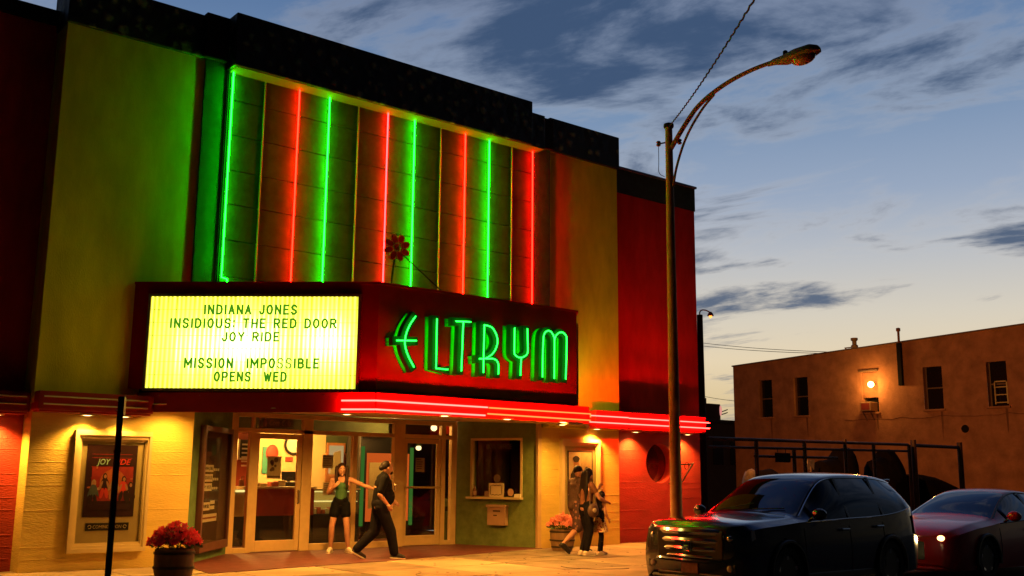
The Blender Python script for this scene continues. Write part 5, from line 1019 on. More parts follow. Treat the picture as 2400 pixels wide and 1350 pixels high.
# ------------------------------------------------------------------ cars (local frame: x forward, y left, z up)
mat('paint_navy', (.008, .016, .05), .22, .3, var=0, coat=1.); mat('paint_red', (.6, .008, .008), .3, .0, var=0, coat=.45)
mat('car_glass', (.006, .007, .009), .03, 0, var=0, coat=.5, spec=.7); mat('chrome', (.72, .70, .68), .12, 1., var=0); mat('tyre_rubber', (.012, .012, .012), .8, var=.2); mat('alloy', (.42, .42, .42), .25, 1., var=.1); mat('trim_black', (.008, .008, .008), .45, var=0)
mat('lamp_clear', (.7, .65, .6), .08, .6, var=0, coat=.8); mat('tail_red', (.25, .02, .012), .12, 0, var=0, coat=.8); mat('plate_paint', (.28, .10, .07), .5, var=.35, vscale=18)
emat('headlamp_lit', (1, .62, .22), 4.)
def interp(st, x):
    for i in range(len(st)-1):
        if st[i][0] >= x >= st[i+1][0]:
            t = (st[i][0]-x)/(st[i][0]-st[i+1][0]); p0 = st[max(i-1, 0)]; p1 = st[i]; p2 = st[i+1]; p3 = st[min(i+2, len(st)-1)]; o = []
            for k in range(1, len(p1)):
                m1 = (p2[k]-p0[k])/max(1e-6, p0[0]-p2[0]) if i > 0 else (p2[k]-p1[k])/(p1[0]-p2[0]); m2 = (p3[k]-p1[k])/max(1e-6, p1[0]-p3[0]) if i+2 < len(st) else (p2[k]-p1[k])/(p1[0]-p2[0])
                d = p2[k]-p1[k]; h = p1[0]-p2[0]; s_ = d/h
                if s_ == 0: m1 = m2 = 0
                else:
                    m1 = 0 if m1*s_ < 0 else math.copysign(min(abs(m1), 3*abs(s_)), s_); m2 = 0 if m2*s_ < 0 else math.copysign(min(abs(m2), 3*abs(s_)), s_)
                o.append((2*t**3-3*t*t+1)*p1[k]+(t**3-2*t*t+t)*h*m1+(3*t*t-2*t**3)*p2[k]+(t**3-t*t)*h*m2)
            return o
    return list(st[-1][1:])
def car(cfg, loc, rz, name, lab, cat):
    st = cfg['st']; T = thing(name, lab, cat, loc, None, rz); N_ = 96; xs = [st[0][0]+(st[-1][0]-st[0][0])*(i/(N_-1)) for i in range(N_)]
    lo, gl, tp = 9, 6, 8; ncol = lo+gl+tp+1; G = []
    for x in xs:
        zc, ze, ye, zb, yb, ym, ys_, zs_ = interp(st, x); col = []
        for j in range(lo): t = j/lo; z_ = zs_+(zb-zs_)*t; y_ = ys_+(yb-ys_)*t+(ym-max(ys_, yb))*math.sin(math.pi*min(1, t*1.05))**.8*1.0; col.append((x, y_, z_))
        for j in range(gl): t = j/gl; y_ = yb+(ye-yb)*t; col.append((x, y_+.03*math.sin(math.pi*t)*(1 if ze-zb > .2 else 0), zb+(ze-zb)*t))
        for j in range(tp+1): t = j/tp; y_ = ye*math.cos(t*math.pi/2); col.append((x, y_, ze+(zc-ze)*math.sin(t*math.pi/2)))
        G.append(col)
    body, shield, rear = MB(), MB(), MB(); sides = {1: MB(), -1: MB()}; wsx, rwx, wins, wheels, wr = cfg['ws'], cfg['rw'], cfg['wins'], cfg['wheels'], cfg['wr']
    for s_ in (1, -1):
        for i in range(N_-1):
            for j in range(ncol-1):
                q = [G[i][j], G[i+1][j], G[i+1][j+1], G[i][j+1]]; cx = sum(p[0] for p in q)/4; cz = sum(p[2] for p in q)/4
                q = [(p[0], p[1]*s_, p[2]) for p in q]; q = q if s_ > 0 else q[::-1]
                if j < lo and any((cx-w)**2+(cz-wr)**2 < (wr*1.16)**2 for w in wheels): continue
                tgt = body
                if lo+0 <= j < lo+gl and any(a_ >= cx >= b_ for a_, b_ in wins) and G[i][lo+gl][2]-G[i][lo][2] > .12: tgt = sides[s_]
                elif j >= lo+gl+1 and wsx[0] >= cx >= wsx[1]: tgt = shield
                elif j >= lo+gl+1 and rwx[0] >= cx >= rwx[1]: tgt = rear
                tgt.add(q, [(0, 1, 2, 3)])
    for i in (0, N_-1):                                   # end caps and underside
        ring = [G[i][j] for j in range(ncol)]+[(p[0], -p[1], p[2]) for p in reversed(G[i][:ncol-1])]; body.add(ring, [tuple(range(len(ring)))])
    for i in range(N_-1): a_, b_ = G[i][0], G[i+1][0]; body.add([a_, b_, (b_[0], -b_[1], b_[2]), (a_[0], -a_[1], a_[2])], [(0, 1, 2, 3)])
    def weld(m):
        o = MB(); idx = {}; mp_ = []
        for p in m.v:
            k = (round(p.x, 4), round(p.y, 4), round(p.z, 4))
            if k not in idx: idx[k] = len(o.v); o.v.append(p)
            mp_.append(idx[k])
        o.f = [tuple(dict.fromkeys(mp_[i] for i in f)) for f in m.f]; o.f = [f for f in o.f if len(f) > 2]; return o
    B_ = part('body', weld(body), cfg['paint'], T, True); part('side_windows', weld(sides[1]), 'car_glass', T, True); part('side_windows', weld(sides[-1]), 'car_glass', T, True); part('windshield', weld(shield), 'car_glass', T, True); part('rear_window', weld(rear), 'car_glass', T, True)
    # inner tub so the wheel arches read dark
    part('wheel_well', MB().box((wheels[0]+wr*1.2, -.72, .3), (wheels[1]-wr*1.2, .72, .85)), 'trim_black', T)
    for w in wheels:
        for s_ in (1, -1):
            yo = interp(st, w)[5]; yo = s_*(yo+.0)
            wl_ = part('wheel', MB().lathe([(wr*.66, -s_*.22), (wr*.93, -s_*.22), (wr, -s_*.18), (wr, -s_*.05), (wr*.94, 0), (wr*.68, -s_*.005), (wr*.64, -s_*.05)], (w, yo, wr), 32, 'y'), 'tyre_rubber', T, True)
            rim = part('rim', MB().lathe([(wr*.67, -s_*.02), (wr*.63, -s_*.012), (wr*.60, -s_*.06), (wr*.2, -s_*.09), (.01, -s_*.09)], (w, yo, wr), 28, 'y'), 'trim_black', wl_, True)
            for k in range(5):
                a_ = 2*math.pi*k/5+.3; c_, n_ = math.cos(a_), math.sin(a_); ru = Vector((c_, 0, n_)); tv = Vector((-n_, 0, c_)); o_ = Vector((w, yo-s_*.035, wr))
                part('spoke', MB().add([o_+ru*.05-tv*.045, o_+ru*.05+tv*.045, o_+ru*wr*.62+tv*.03+Vector((0, s_*.02, 0)), o_+ru*wr*.62-tv*.03+Vector((0, s_*.02, 0)), o_+ru*.05-tv*.03+Vector((0, -s_*.03, 0)), o_+ru*.05+tv*.03+Vector((0, -s_*.03, 0)), o_+ru*wr*.62+tv*.02+Vector((0, -s_*.02, 0)), o_+ru*wr*.62-tv*.02+Vector((0, -s_*.02, 0))], [(0, 1, 2, 3), (7, 6, 5, 4), (0, 4, 5, 1), (1, 5, 6, 2), (2, 6, 7, 3), (3, 7, 4, 0)]), 'alloy', wl_)
            arc = [(w+wr*1.15*math.cos(t_), yo+s_*.012, wr+wr*1.15*math.sin(t_)) for t_ in [RAD(-12+204*k/20) for k in range(21)]]; part('arch_lip', MB().tube(arc, .028, 6), 'trim_black', T, True)
    # window trim and pillars, mirrors, handles
    for s_ in (1, -1):
        a_, b_ = cfg['trim']; tx = [a_+(b_-a_)*k/24 for k in range(25)]; up_ = []; dn = []
        for x in tx: v_ = interp(st, x); up_.append((x, s_*(v_[2]+.012), v_[1]-.012)); dn.append((x, s_*(v_[4]+.012), v_[3]-.005))
        part('window_trim', MB().tube(up_, .012, 6), 'chrome' if cfg['chrome'] else 'trim_black', T, True); part('window_trim', MB().tube(dn, .010, 6), 'chrome' if cfg['chrome'] else 'trim_black', T, True)
        for x in cfg['pillars']:
            v_ = interp(st, x); part('pillar', MB().slab((x-.03, s_*(v_[4]+.006), v_[3]), (.06, 0, 0), (0, s_*.012, 0), (-.03, s_*(v_[2]-v_[4]+.02), v_[1]-v_[3])), 'trim_black', T)
        mx = cfg['mirror']; v_ = interp(st, mx); mc = Vector((mx, s_*(v_[4]+.15), v_[3]+.10)); mr_ = part('mirror', MB().ell(mc, (.07, .12, .085), nu=14), cfg['paint'], T, True); part('mirror_arm', MB().tube([mc+Vector((.01, -s_*.1, -.05)), (mx+.03, s_*(v_[4]-.02), v_[3]-.01)], .022, 6), 'trim_black', mr_)
        for x in cfg['handles']: v_ = interp(st, x); part('handle', MB().bbox((x-.1, s_*(v_[5]-.02), v_[3]-.17), (x+.1, s_*(v_[5]+.03), v_[3]-.135), .012), 'chrome' if cfg['chrome'] else cfg['paint'], T)
        for x in cfg['cuts']:
            v_ = interp(st, x); pts = []
            for j in range(lo): t = j/lo; pts.append((x, s_*(v_[6]+(v_[4]-v_[6])*t+(v_[5]-max(v_[6], v_[4]))*math.sin(math.pi*min(1, t*1.05))**.8+.001), v_[7]+(v_[3]-v_[7])*t))
            part('door_gap', MB().tube(pts[1:], .005, 4), 'trim_black', T)
    return T
#        x     zc    ze    ye    zb    yb    ym    ys    zs
suv = dict(paint='paint_navy', chrome=True, ws=(1.02, .16), rw=(-2.14, -2.36), wins=[(.72, -1.98)], wheels=(1.47, -1.35), wr=.375, trim=(.95, -2.06), pillars=(-.22, -1.22), mirror=.82, handles=(-.02, -1.02), cuts=(1.02, -.20, -1.18), st=[
 (2.47, .99, .95, .64, .86, .72, .76, .68, .36), (2.43, 1.05, 1.00, .74, .91, .82, .88, .82, .27), (2.30, 1.08, 1.03, .82, .95, .90, .95, .91, .24), (2.05, 1.105, 1.05, .84, .99, .93, .98, .94, .24), (1.60, 1.13, 1.07, .85, 1.02, .94, .99, .95, .24), (1.12, 1.17, 1.10, .84, 1.055, .95, 1.0, .96, .24),
 (1.00, 1.22, 1.12, .83, 1.06, .95, 1.0, .96, .24), (.60, 1.45, 1.36, .73, 1.075, .95, 1.0, .96, .24), (.20, 1.66, 1.59, .66, 1.085, .95, 1.0, .96, .24), (-.10, 1.735, 1.67, .645, 1.095, .95, 1.0, .96, .24), (-.8, 1.77, 1.70, .64, 1.11, .95, 1.0, .96, .24), (-1.4, 1.76, 1.69, .63, 1.14, .95, 1.0, .96, .24), (-1.85, 1.725, 1.65, .61, 1.19, .94, .99, .95, .25), (-2.14, 1.65, 1.575, .585, 1.24, .91, .975, .93, .27), (-2.35, 1.33, 1.28, .64, 1.15, .84, .92, .88, .30), (-2.44, 1.10, 1.06, .70, 1.0, .80, .86, .80, .34), (-2.47, .96, .93, .68, .88, .74, .78, .72, .42)])
SX = atY(1598, 1262, 9.95).x+.16
V1 = car(suv, (SX+2.47*.915, 9.95, STREET_Z), math.pi, 'parked_suv', 'dark navy SUV with chrome grille parked at the kerb before the theater', 'SUV')
V1.scale = (.915, 1, 1)
def fpart(nm, mb, m, par=V1, sm=False): return part(nm, mb, m, par, sm)
gr = fpart('grille', MB().bbox((2.40, -.60, .56), (2.482, .60, .95), .02), 'trim_black')
for k, (z_, hw, th) in enumerate(((.925, .66, .055), (.805, .64, .045), (.69, .61, .038), (.59, .53, .026))):
    P = [(2.50-.16*(t/6.)**2*(hw/.6)**2*.55, t/6.*hw, z_) for t in range(-6, 7)]; fpart('grille_bar', MB().tube(P, th, 8), 'chrome', gr, True)
em = fpart('emblem', MB().tube([(2.545, y_, z_) for y_, z_ in ((-.075, .66), (-.085, .80), (.085, .80), (.075, .66))], .012, 6, close=True), 'chrome'); part('emblem_bar', MB().tube([(2.55, -.045, .785), (2.55, -.038, .675)], .013, 6), 'chrome', em); part('emblem_bar', MB().tube([(2.55, .045, .785), (2.55, .038, .675)], .013, 6), 'chrome', em); part('emblem_bar', MB().tube([(2.55, -.04, .73), (2.55, .04, .73)], .012, 6), 'chrome', em)
for s_ in (1, -1):
    hl = fpart('headlight', MB().add([(2.46, s_*.60, .74), (2.475, s_*.60, .89), (2.39, s_*.82, .95), (2.20, s_*.94, .97), (2.20, s_*.96, .86), (2.36, s_*.88, .76), (2.38, s_*.60, .74), (2.38, s_*.60, .89), (2.3, s_*.78, .93), (2.15, s_*.88, .95), (2.15, s_*.90, .86), (2.28, s_*.8, .76)], [(0, 1, 2, 5), (5, 2, 3, 4), (6, 11, 8, 7), (11, 10, 9, 8), (0, 6, 7, 1), (1, 7, 8, 2), (2, 8, 9, 3), (3, 9, 10, 4), (4, 10, 11, 5), (5, 11, 6, 0)]), 'lamp_clear', V1)
    part('projector', MB().ell((2.44, s_*.70, .85), (.05, .06, .05)), 'chrome', hl, True)
    fg = fpart('fog_light', MB().bbox((2.36, s_*.62, .40), (2.465, s_*.80, .52), .02), 'trim_black'); part('lens', MB().lathe([(.05, 0), (.045, .02), (.01, .03)], (2.46, s_*.70, .46), 14, 'x'), 'lamp_clear', fg, True); part('blade', MB().tube([(2.47, s_*.58, .545), (2.44, s_*.70, .55), (2.36, s_*.85, .55)], .014, 6), 'chrome', fg)
    tl_ = fpart('taillight', MB().add([(-2.30, s_*.87, 1.12), (-2.30, s_*.93, .80), (-2.14, s_*.985, .84), (-2.14, s_*.955, 1.10), (-2.455, s_*.74, 1.04), (-2.475, s_*.76, .80), (-2.40, s_*.84, .78), (-2.38, s_*.8, 1.1)], [(0, 1, 2, 3), (0, 7, 6, 1), (7, 4, 5, 6)]), 'tail_red')
    fpart('sill_moulding', MB().bbox((1.0, s_*.955, .26), (-.9, s_*.995, .36), .015), 'trim_black')
fpart('license_plate', MB().bbox((2.475, -.155, .36), (2.49, .155, .52), .006), 'plate_paint'); fpart('bumper_chin', MB().tube([(2.30, -.86, .30), (2.42, -.7, .29), (2.47, 0, .285), (2.42, .7, .29), (2.30, .86, .30)], .045, 8), 'trim_black', V1, True); fpart('lower_intake', MB().bbox((2.40, -.60, .31), (2.48, .60, .37), .02), 'trim_black')
fpart('bumper_strip', MB().tube([(2.34, -.84, .545), (2.45, -.62, .535), (2.49, 0, .53), (2.45, .62, .535), (2.34, .84, .545)], .03, 8), 'paint_navy', V1, True)
fpart('wiper', MB().tube([(1.06, -.5, 1.2), (.95, .05, 1.30)], .008, 5), 'trim_black'); fpart('wiper', MB().tube([(1.06, .1, 1.22), (.95, .6, 1.24)], .008, 5), 'trim_black'); fpart('rear_spoiler', MB().bbox((-2.04, -.55, 1.635), (-2.24, .55, 1.67), .015), 'paint_navy')
mat('dash_glow', (.35, .22, .1), .6, var=.2)
# red sedan behind it, headlights on
sed = dict(paint='paint_red', chrome=False, ws=(.98, .05), rw=(-1.15, -1.75), wins=[(.62, -1.32)], wheels=(1.42, -1.36), wr=.33, trim=(.9, -1.5), pillars=(-.30,), mirror=.70, handles=(-.05, -.95), cuts=(.95, -.28, -1.2), st=[
 (2.36, .70, .68, .50, .62, .58, .62, .56, .26), (2.30, .76, .73, .64, .67, .74, .80, .74, .20), (2.12, .83, .79, .74, .73, .84, .88, .85, .18), (1.7, .91, .86, .78, .80, .88, .91, .88, .17), (1.10, .98, .91, .78, .86, .89, .92, .89, .17), (.95, 1.03, .94, .77, .88, .89, .92, .89, .17), (.5, 1.24, 1.15, .66, .90, .89, .92, .89, .17), (.10, 1.38, 1.31, .59, .915, .89, .92, .89, .17), (-.3, 1.43, 1.37, .57, .925, .89, .92, .89, .17), (-.8, 1.41, 1.345, .57, .94, .89, .92, .89, .17), (-1.2, 1.34, 1.27, .58, .955, .88, .92, .89, .18), (-1.7, 1.12, 1.06, .66, .97, .86, .91, .88, .2), (-1.95, 1.04, 1.0, .70, .95, .84, .89, .87, .22), (-2.28, .98, .95, .68, .86, .80, .84, .80, .28), (-2.36, .90, .87, .62, .78, .72, .76, .70, .36)])
RX = atY(2225, 1243, 9.15).x
V2 = car(sed, (RX+2.25, 9.85, STREET_Z), math.pi, 'red_sedan', 'red sedan with a lit headlight waiting behind the dark SUV', 'car')
V2.scale = (1.05, 1.05, 1.06)
fpart('grille', MB().bbox((2.29, -.36, .30), (2.365, .36, .62), .03), 'trim_black', V2); fpart('lower_lip', MB().tube([(2.14, -.8, .20), (2.3, -.6, .19), (2.37, 0, .185), (2.3, .6, .19), (2.14, .8, .20)], .035, 8), 'paint_red', V2, True)
fpart('grille_emblem', MB().tube([(2.37, -.05, .5), (2.375, 0, .485), (2.37, .05, .5)], .008, 5), 'chrome', V2)
for s_ in (1, -1):
    hl = fpart('headlight', MB().add([(2.335, s_*.44, .60), (2.33, s_*.44, .67), (2.24, s_*.66, .72), (2.05, s_*.80, .74), (2.06, s_*.83, .67), (2.25, s_*.70, .60), (2.26, s_*.44, .6), (2.26, s_*.44, .66), (2.16, s_*.62, .7), (2.0, s_*.74, .72), (2.0, s_*.76, .67), (2.15, s_*.62, .6)], [(0, 1, 2, 5), (5, 2, 3, 4), (6, 11, 8, 7), (11, 10, 9, 8), (0, 6, 7, 1), (1, 7, 8, 2), (2, 8, 9, 3), (3, 9, 10, 4), (4, 10, 11, 5), (5, 11, 6, 0)]), 'lamp_clear', V2)
    part('bulb', MB().ell((2.315, s_*.61, .66), (.05, .07, .05)), 'headlamp_lit', hl, True)
    fpart('side_intake', MB().bbox((2.2, s_*.50, .27), (2.32, s_*.74, .37), .03), 'trim_black', V2); fpart('taillight', MB().add([(-2.2, s_*.84, .9), (-2.2, s_*.85, .72), (-2.37, s_*.6, .72), (-2.37, s_*.6, .88)], [(0, 1, 2, 3)]), 'tail_red', V2)
    d_ = bpy.data.lights.new('lamp_light', 'SPOT'); d_.energy = 170; d_.color = (1, .66, .22); d_.spot_size = RAD(80); d_.spot_blend = .6; d_.shadow_soft_size = .05; lo_ = bpy.data.objects.new('lamp_light', d_); C.objects.link(lo_); lo_.parent = V2; lo_.location = (2.40, s_*.62, .66); lo_.rotation_euler = Vector((1, 0, -.04)).to_track_quat('-Z', 'Y').to_euler()

# ------------------------------------------------------------------ people (local frame: x forward, y left)
mat('skin', (.42, .20, .12), .55, var=.12, vscale=8); mat('hair_dark', (.012, .007, .006), .6, spec=.15, var=.3, vscale=25, stretch=(3, 3, .4)); mat('hair_brown', (.03, .014, .009), .6, spec=.15, var=.3, vscale=25, stretch=(3, 3, .4))
mat('top_green', (.03, .10, .035), .8, var=.2, vscale=12); mat('cloth_black', (.005, .0045, .005), .9, spec=.08, var=.3, vscale=10, bump=.5, bscale=25); mat('jeans_dark', (.008, .007, .010), .9, spec=.08, var=.35, vscale=9, bump=.5, bscale=30); mat('shirt_grey', (.10, .06, .045), .9, spec=.08, var=.3, vscale=8, bump=.5, bscale=20)
mat('shirt_rust', (.17, .07, .04), .9, spec=.08, var=.3, vscale=12, bump=.5, bscale=22); mat('shoe_white', (.62, .52, .38), .6, var=.1); mat('shoe_dark', (.015, .012, .012), .6, var=.1); mat('bag_brown', (.09, .045, .03), .6, var=.5, vscale=10); mat('eye_white', (.6, .5, .4), .3, var=0)
def print_mat(nm, base, fig, sc):
    m = mat(nm, base, .8, var=.2, vscale=sc); t = m.node_tree; b = t.nodes['Principled BSDF']; v = t.nodes.new('ShaderNodeTexVoronoi'); v.inputs['Scale'].default_value = sc; co = t.nodes.new('ShaderNodeTexCoord'); t.links.new(co.outputs['Object'], v.inputs['Vector'])
    r = t.nodes.new('ShaderNodeValToRGB'); r.color_ramp.interpolation = 'CONSTANT'; r.color_ramp.elements[0].color = (*fig, 1); r.color_ramp.elements[1].position = .42; r.color_ramp.elements[1].color = (*base, 1); t.links.new(v.outputs['Distance'], r.inputs[0]); t.links.new(r.outputs[0], b.inputs['Base Color'])
print_mat('floral_shorts', (.05, .02, .02), (.20, .08, .05), 16); print_mat('floral_dress', (.55, .42, .22), (.28, .07, .05), 18)
def organic(name, mb, m, parent, vox=.010, it=5):
    me = mesh_from(name, mb); o = bpy.data.objects.new('tmp', me); C.objects.link(o)
    r = o.modifiers.new('r', 'REMESH'); r.mode = 'VOXEL'; r.voxel_size = vox; s_ = o.modifiers.new('s', 'SMOOTH'); s_.factor = .5; s_.iterations = it
    dg = bpy.context.evaluated_depsgraph_get(); nm = bpy.data.meshes.new_from_object(o.evaluated_get(dg)); bpy.data.objects.remove(o); bpy.data.meshes.remove(me)
    nm.name = name; nm.materials.clear(); nm.materials.append(MAT[m])
    for p in nm.polygons: p.use_smooth = True
    ob = bpy.data.objects.new(name, nm); C.objects.link(ob)
    if parent is not None: ob.parent = parent
    ORG[ob.name] = Vector((0, 0, 0)); return ob
V = Vector
def hand(mb, wrist, d, palm_n, k=1., curl=.5):
    d = V(d).normalized(); n = V(palm_n); n = (n-d*n.dot(d)).normalized(); s_ = d.cross(n); w = V(wrist)
    mb.cap(w, w+d*.045*k, .026*k, .024*k); 
    for i in range(4):
        b0 = w+d*.06*k+s_*(.027-.018*i)*k; mb.cap(w+d*.02*k+s_*(.018-.012*i)*k, b0, .014*k, .011*k, 8)
        L = (.040, .046, .043, .033)[i]*k; d1 = (d+n*curl*.6).normalized(); b1 = b0+d1*L; d2 = (d+n*curl*1.6).normalized(); b2 = b1+d2*L*.8
        mb.cap(b0, b1, .0095*k, .0085*k, 8); mb.cap(b1, b2, .0085*k, .007*k, 8)
    t0 = w+d*.015*k+s_*.024*k; t1 = t0+(d*.5+s_*.75+n*.3).normalized()*.045*k; t2 = t1+(d*.9+s_*.25+n*.3).normalized()*.035*k; mb.cap(t0, t1, .013*k, .011*k, 8); mb.cap(t1, t2, .011*k, .008*k, 8)
def person(J, lab, loc, rz, s=1., group=None):
    """J: joints in metres for a 1.7 m figure; returns (root, draw) where draw holds the mesh collectors"""
    b = MB(); T = thing('person', lab, 'person', loc, group, rz); T.scale = (s, s, s)
    pel, chest, neck, head = V(J['pel']), V(J['chest']), V(J['neck']), V(J['head']); f = V(J.get('face', (1, 0, 0))).normalized(); up = V((0, 0, 1)); lf = up.cross(f).normalized(); g = J.get('girth', 1.)
    hr = Matrix((f, lf, f.cross(lf))).transposed()
    b.ell(head, (.098, .078, .115), hr, 18, 14); b.ell(head+f*.022-up*.055, (.07, .06, .062), hr, 14, 10)      # skull, jaw
    b.cap(head+f*.088-up*.005, head+f*.104-up*.03, .012, .015, 8); b.ell(head+f*.09-up*.062, (.014, .024, .010), hr, 10, 6); b.ell(head+f*.08-up*.098, (.02, .022, .018), hr, 10, 6)   # nose, mouth, chin
    for q in (1, -1): b.ell(head+lf*q*.078-up*.015-f*.01, (.018, .010, .03), hr, 10, 8)
    b.cap(neck, head-up*.06-f*.01, .052, .048); b.cap(pel+up*.02, chest, .115*g, .125*g); b.ell(pel, (.12*g, .155*g, .12), None); b.ell(chest+up*.03, (.115*g, .165, .14), None); b.cap(chest+up*.1, neck, .10, .055)
    for q in 'LR':
        sh, el, wr_ = V(J['sh'+q]), V(J['el'+q]), V(J['wr'+q]); hp, kn, an = V(J['hp'+q]), V(J['kn'+q]), V(J['an'+q]); b.cap(chest+up*.1, sh, .07, .058); b.cap(sh, el, .052, .040); b.cap(el, el.lerp(wr_, .35), .041, .040); b.cap(el.lerp(wr_, .35), wr_, .040, .025)
        hand(b, wr_, V(J.get('hd'+q, wr_-el)), V(J.get('pn'+q, (0, -1 if q == 'L' else 1, 0))), 1., J.get('curl'+q, .5))
        b.cap(hp, kn, .085*(g**.5), .056); b.cap(kn, kn.lerp(an, .3), .055, .057); b.cap(kn.lerp(an, .3), an, .057, .036)
        ft = V(J.get('ft'+q, (1, 0, 0))).normalized(); toe = V(J.get('toe'+q, an+ft*.16-up*(an.z-.03)*1.0)); heel = an+ft*-.035-up*.03; b.cap(an, heel, .036, .034); b.cap(heel, toe, .034, .03); b.cap(an+ft*.02-up*.01, toe, .036, .028)
    body = organic('body', b, 'skin', T, .0085, 4)
    for q in (1, -1): part('eye', MB().ell(head+f*.082+lf*q*.031+up*.012, .012), 'eye_white', body, True); part('brow', MB().cap(head+f*.093+lf*q*.018+up*.034, head+f*.083+lf*q*.046+up*.034, .005, .004, 6), 'hair_dark', body, True)
    return T, body, hr, f, lf
def trousers(T, J, m, frac, r0, r1, waist=.13, name='trousers', ease=.0):
    b = MB(); pel = V(J['pel']); b.cap(pel-Z*.05, pel+Z*.02, .10, .12); b.ell(pel+Z*.04, (.128*J.get('girth', 1.), .165*J.get('girth', 1.), .13), None)
    for q in 'LR':
        hp, kn, an = V(J['hp'+q]), V(J['kn'+q]), V(J['an'+q])
        if frac <= 1: e_ = hp.lerp(kn, frac); b.cap(hp, e_, r0, r1); b.cap(pel, hp, .11, r0)
        else: e_ = kn.lerp(an, frac-1); b.cap(pel, hp, .11, r0); b.cap(hp, kn, r0, (r0+r1)/2); b.cap(kn, e_, (r0+r1)/2, r1)
    return organic(name, b, m, T, .010, 3)
def shoes(T, J, m, sole):
    for q in 'LR':
        an = V(J['an'+q]); ft = V(J.get('ft'+q, (1, 0, 0))).normalized(); toe = V(J.get('toe'+q, an+ft*.16-Z*(an.z-.03))); heel = an+ft*-.035-Z*.035; b = MB(); b.cap(an+Z*-.01, heel, .043, .042); b.cap(heel, toe, .042, .040); b.cap(an+ft*.03-Z*.01, toe, .044, .036); o = organic('shoe', b, m, T, .009, 3)
        dn = (toe-heel).normalized(); dd = V((-dn.z, 0, dn.x)) if abs(dn.y) < .9 else Z; dd = Z-dn*Z.dot(dn); dd.normalize(); b2 = MB(); b2.cap(heel-dd*.030, toe-dd*.026+dn*.012, .0425, .040); s2 = MB()
        sd_ = dn.cross(dd); s2.slab(heel-dd*.044-dn*.04-sd_*.038, (toe-heel)+dn*.075, sd_*.076, dd*.026); so = organic('sole', s2, sole, o, .008, 2)
def hairdo(T, J, hr, f, lf, m, mb, cap=True):
    head = V(J['head'])
    if cap: mb.ell(head-f*.016+Z*.022, (.104, .088, .112), hr, 16, 12)
    return organic('hair', mb, m, T, .009, 3)
# --- woman in the green top, facing the street, reaching for the man's back
g = atZ(794, 1296, .008); vw = math.atan2(-g.y, -g.x)
J = dict(pel=(0, 0, .93), chest=(.01, .01, 1.24), neck=(.0, .01, 1.42), head=(.02, .0, 1.56), face=(1, .15, -.12), shL=(-.01, .175, 1.37), elL=(.06, .41, 1.27), wrL=(.12, .62, 1.20), hdL=(.2, 1, -.15), pnL=(1, 0, -.5), shR=(0, -.165, 1.36), elR=(.0, -.24, 1.12), wrR=(.16, -.12, 1.24), hdR=(.2, .6, .8), pnR=(-1, .3, 0), curlR=.9,
         hpL=(0, .085, .90), knL=(.05, .13, .49), anL=(-.02, .17, .08), ftL=(1, .5, 0), hpR=(0, -.085, .90), knR=(.04, -.15, .49), anR=(-.05, -.16, .08), ftR=(1, -.25, 0), girth=.92)
T, body, hr, f, lf = person(J, 'woman in green top and black shorts with one arm stretched toward the man', g, vw, 1.0)
b = MB(); b.cap((0, 0, 1.0), (.01, .01, 1.24), .112, .118); b.ell((.02, .01, 1.25), (.118, .15, .11), None); b.ell((.075, .065, 1.25), .062); b.ell((.075, -.06, 1.25), .062); b.cap((.04, .09, 1.3), (-.0, .11, 1.42), .024, .02); b.cap((.04, -.08, 1.3), (0, -.10, 1.42), .024, .02); organic('tank_top', b, 'top_green', T, .010, 4)
trousers(T, J, 'cloth_black', .42, .10, .098, name='shorts'); shoes(T, J, 'shoe_white', 'shoe_white')
b = MB(); hd_ = V(J['head'])
for s_ in (1, -1):
    for k in range(4):
        a_ = V((-.05+.025*k, s_*(.075+.008*k), .04)); b.cap(hd_+a_, hd_+V((-.03+.03*k, s_*.10, -.12)), .034, .034); b.cap(hd_+V((-.03+.03*k, s_*.10, -.12)), hd_+V((-.0+.035*k, s_*(.085+.015*(k % 2)), -.24)), .034, .03); b.cap(hd_+V((-.0+.035*k, s_*(.085+.015*(k % 2)), -.24)), hd_+V((.02+.03*k, s_*.10, -.34)), .03, .014)
b.cap(hd_+V((-.07, 0, 0)), hd_+V((-.09, 0, -.24)), .07, .06); hairdo(T, J, hr, f, lf, 'hair_brown', b)
# --- man in black walking right
g = (atZ(852, 1309, .006)+atZ(916, 1311, .006))/2; dw = math.atan2(-.30, .95)
J = dict(pel=(.02, 0, .90), chest=(.06, 0, 1.22), neck=(.09, 0, 1.42), head=(.14, 0, 1.565), face=(1, .1, -.05), shL=(.07, .20, 1.37), elL=(.16, .24, 1.10), wrL=(.32, .22, .98), shR=(.05, -.20, 1.37), elR=(-.06, -.27, 1.10), wrR=(.10, -.27, .92), hdR=(.5, 0, -.9), pnR=(.3, 1, 0), curlR=1.,
         hpR=(.02, -.095, .88), knR=(.20, -.10, .47), anR=(.28, -.10, .085), hpL=(.02, .095, .88), knL=(-.04, .10, .46), anL=(-.36, .10, .15), toeL=(-.21, .10, .035), ftL=(.85, 0, -.5), girth=1.22)
T, body, hr, f, lf = person(J, 'man in black T-shirt and dark jeans with tied-back hair, walking right', g, dw, 1.02)
b = MB(); b.cap((.03, 0, .90), (.07, 0, 1.2), .165, .165); b.ell((.09, 0, 1.06), (.20, .19, .19), None); b.ell((.07, 0, 1.26), (.16, .205, .17), None); b.cap((.07, 0, 1.36), (.08, 0, 1.43), .12, .075)
for q in 'LR': sh, el = V(J['sh'+q]), V(J['el'+q]); b.cap((.07, sh.y*.6, 1.36), sh, .09, .078); b.cap(sh, sh.lerp(el, .78), .078, .07)
organic('t_shirt', b, 'cloth_black', T, .011, 4); ts = part('shirt_print', MB().ell((.265, -.06, 1.22), (.012, .05, .07)), 'shoe_white', T, True)
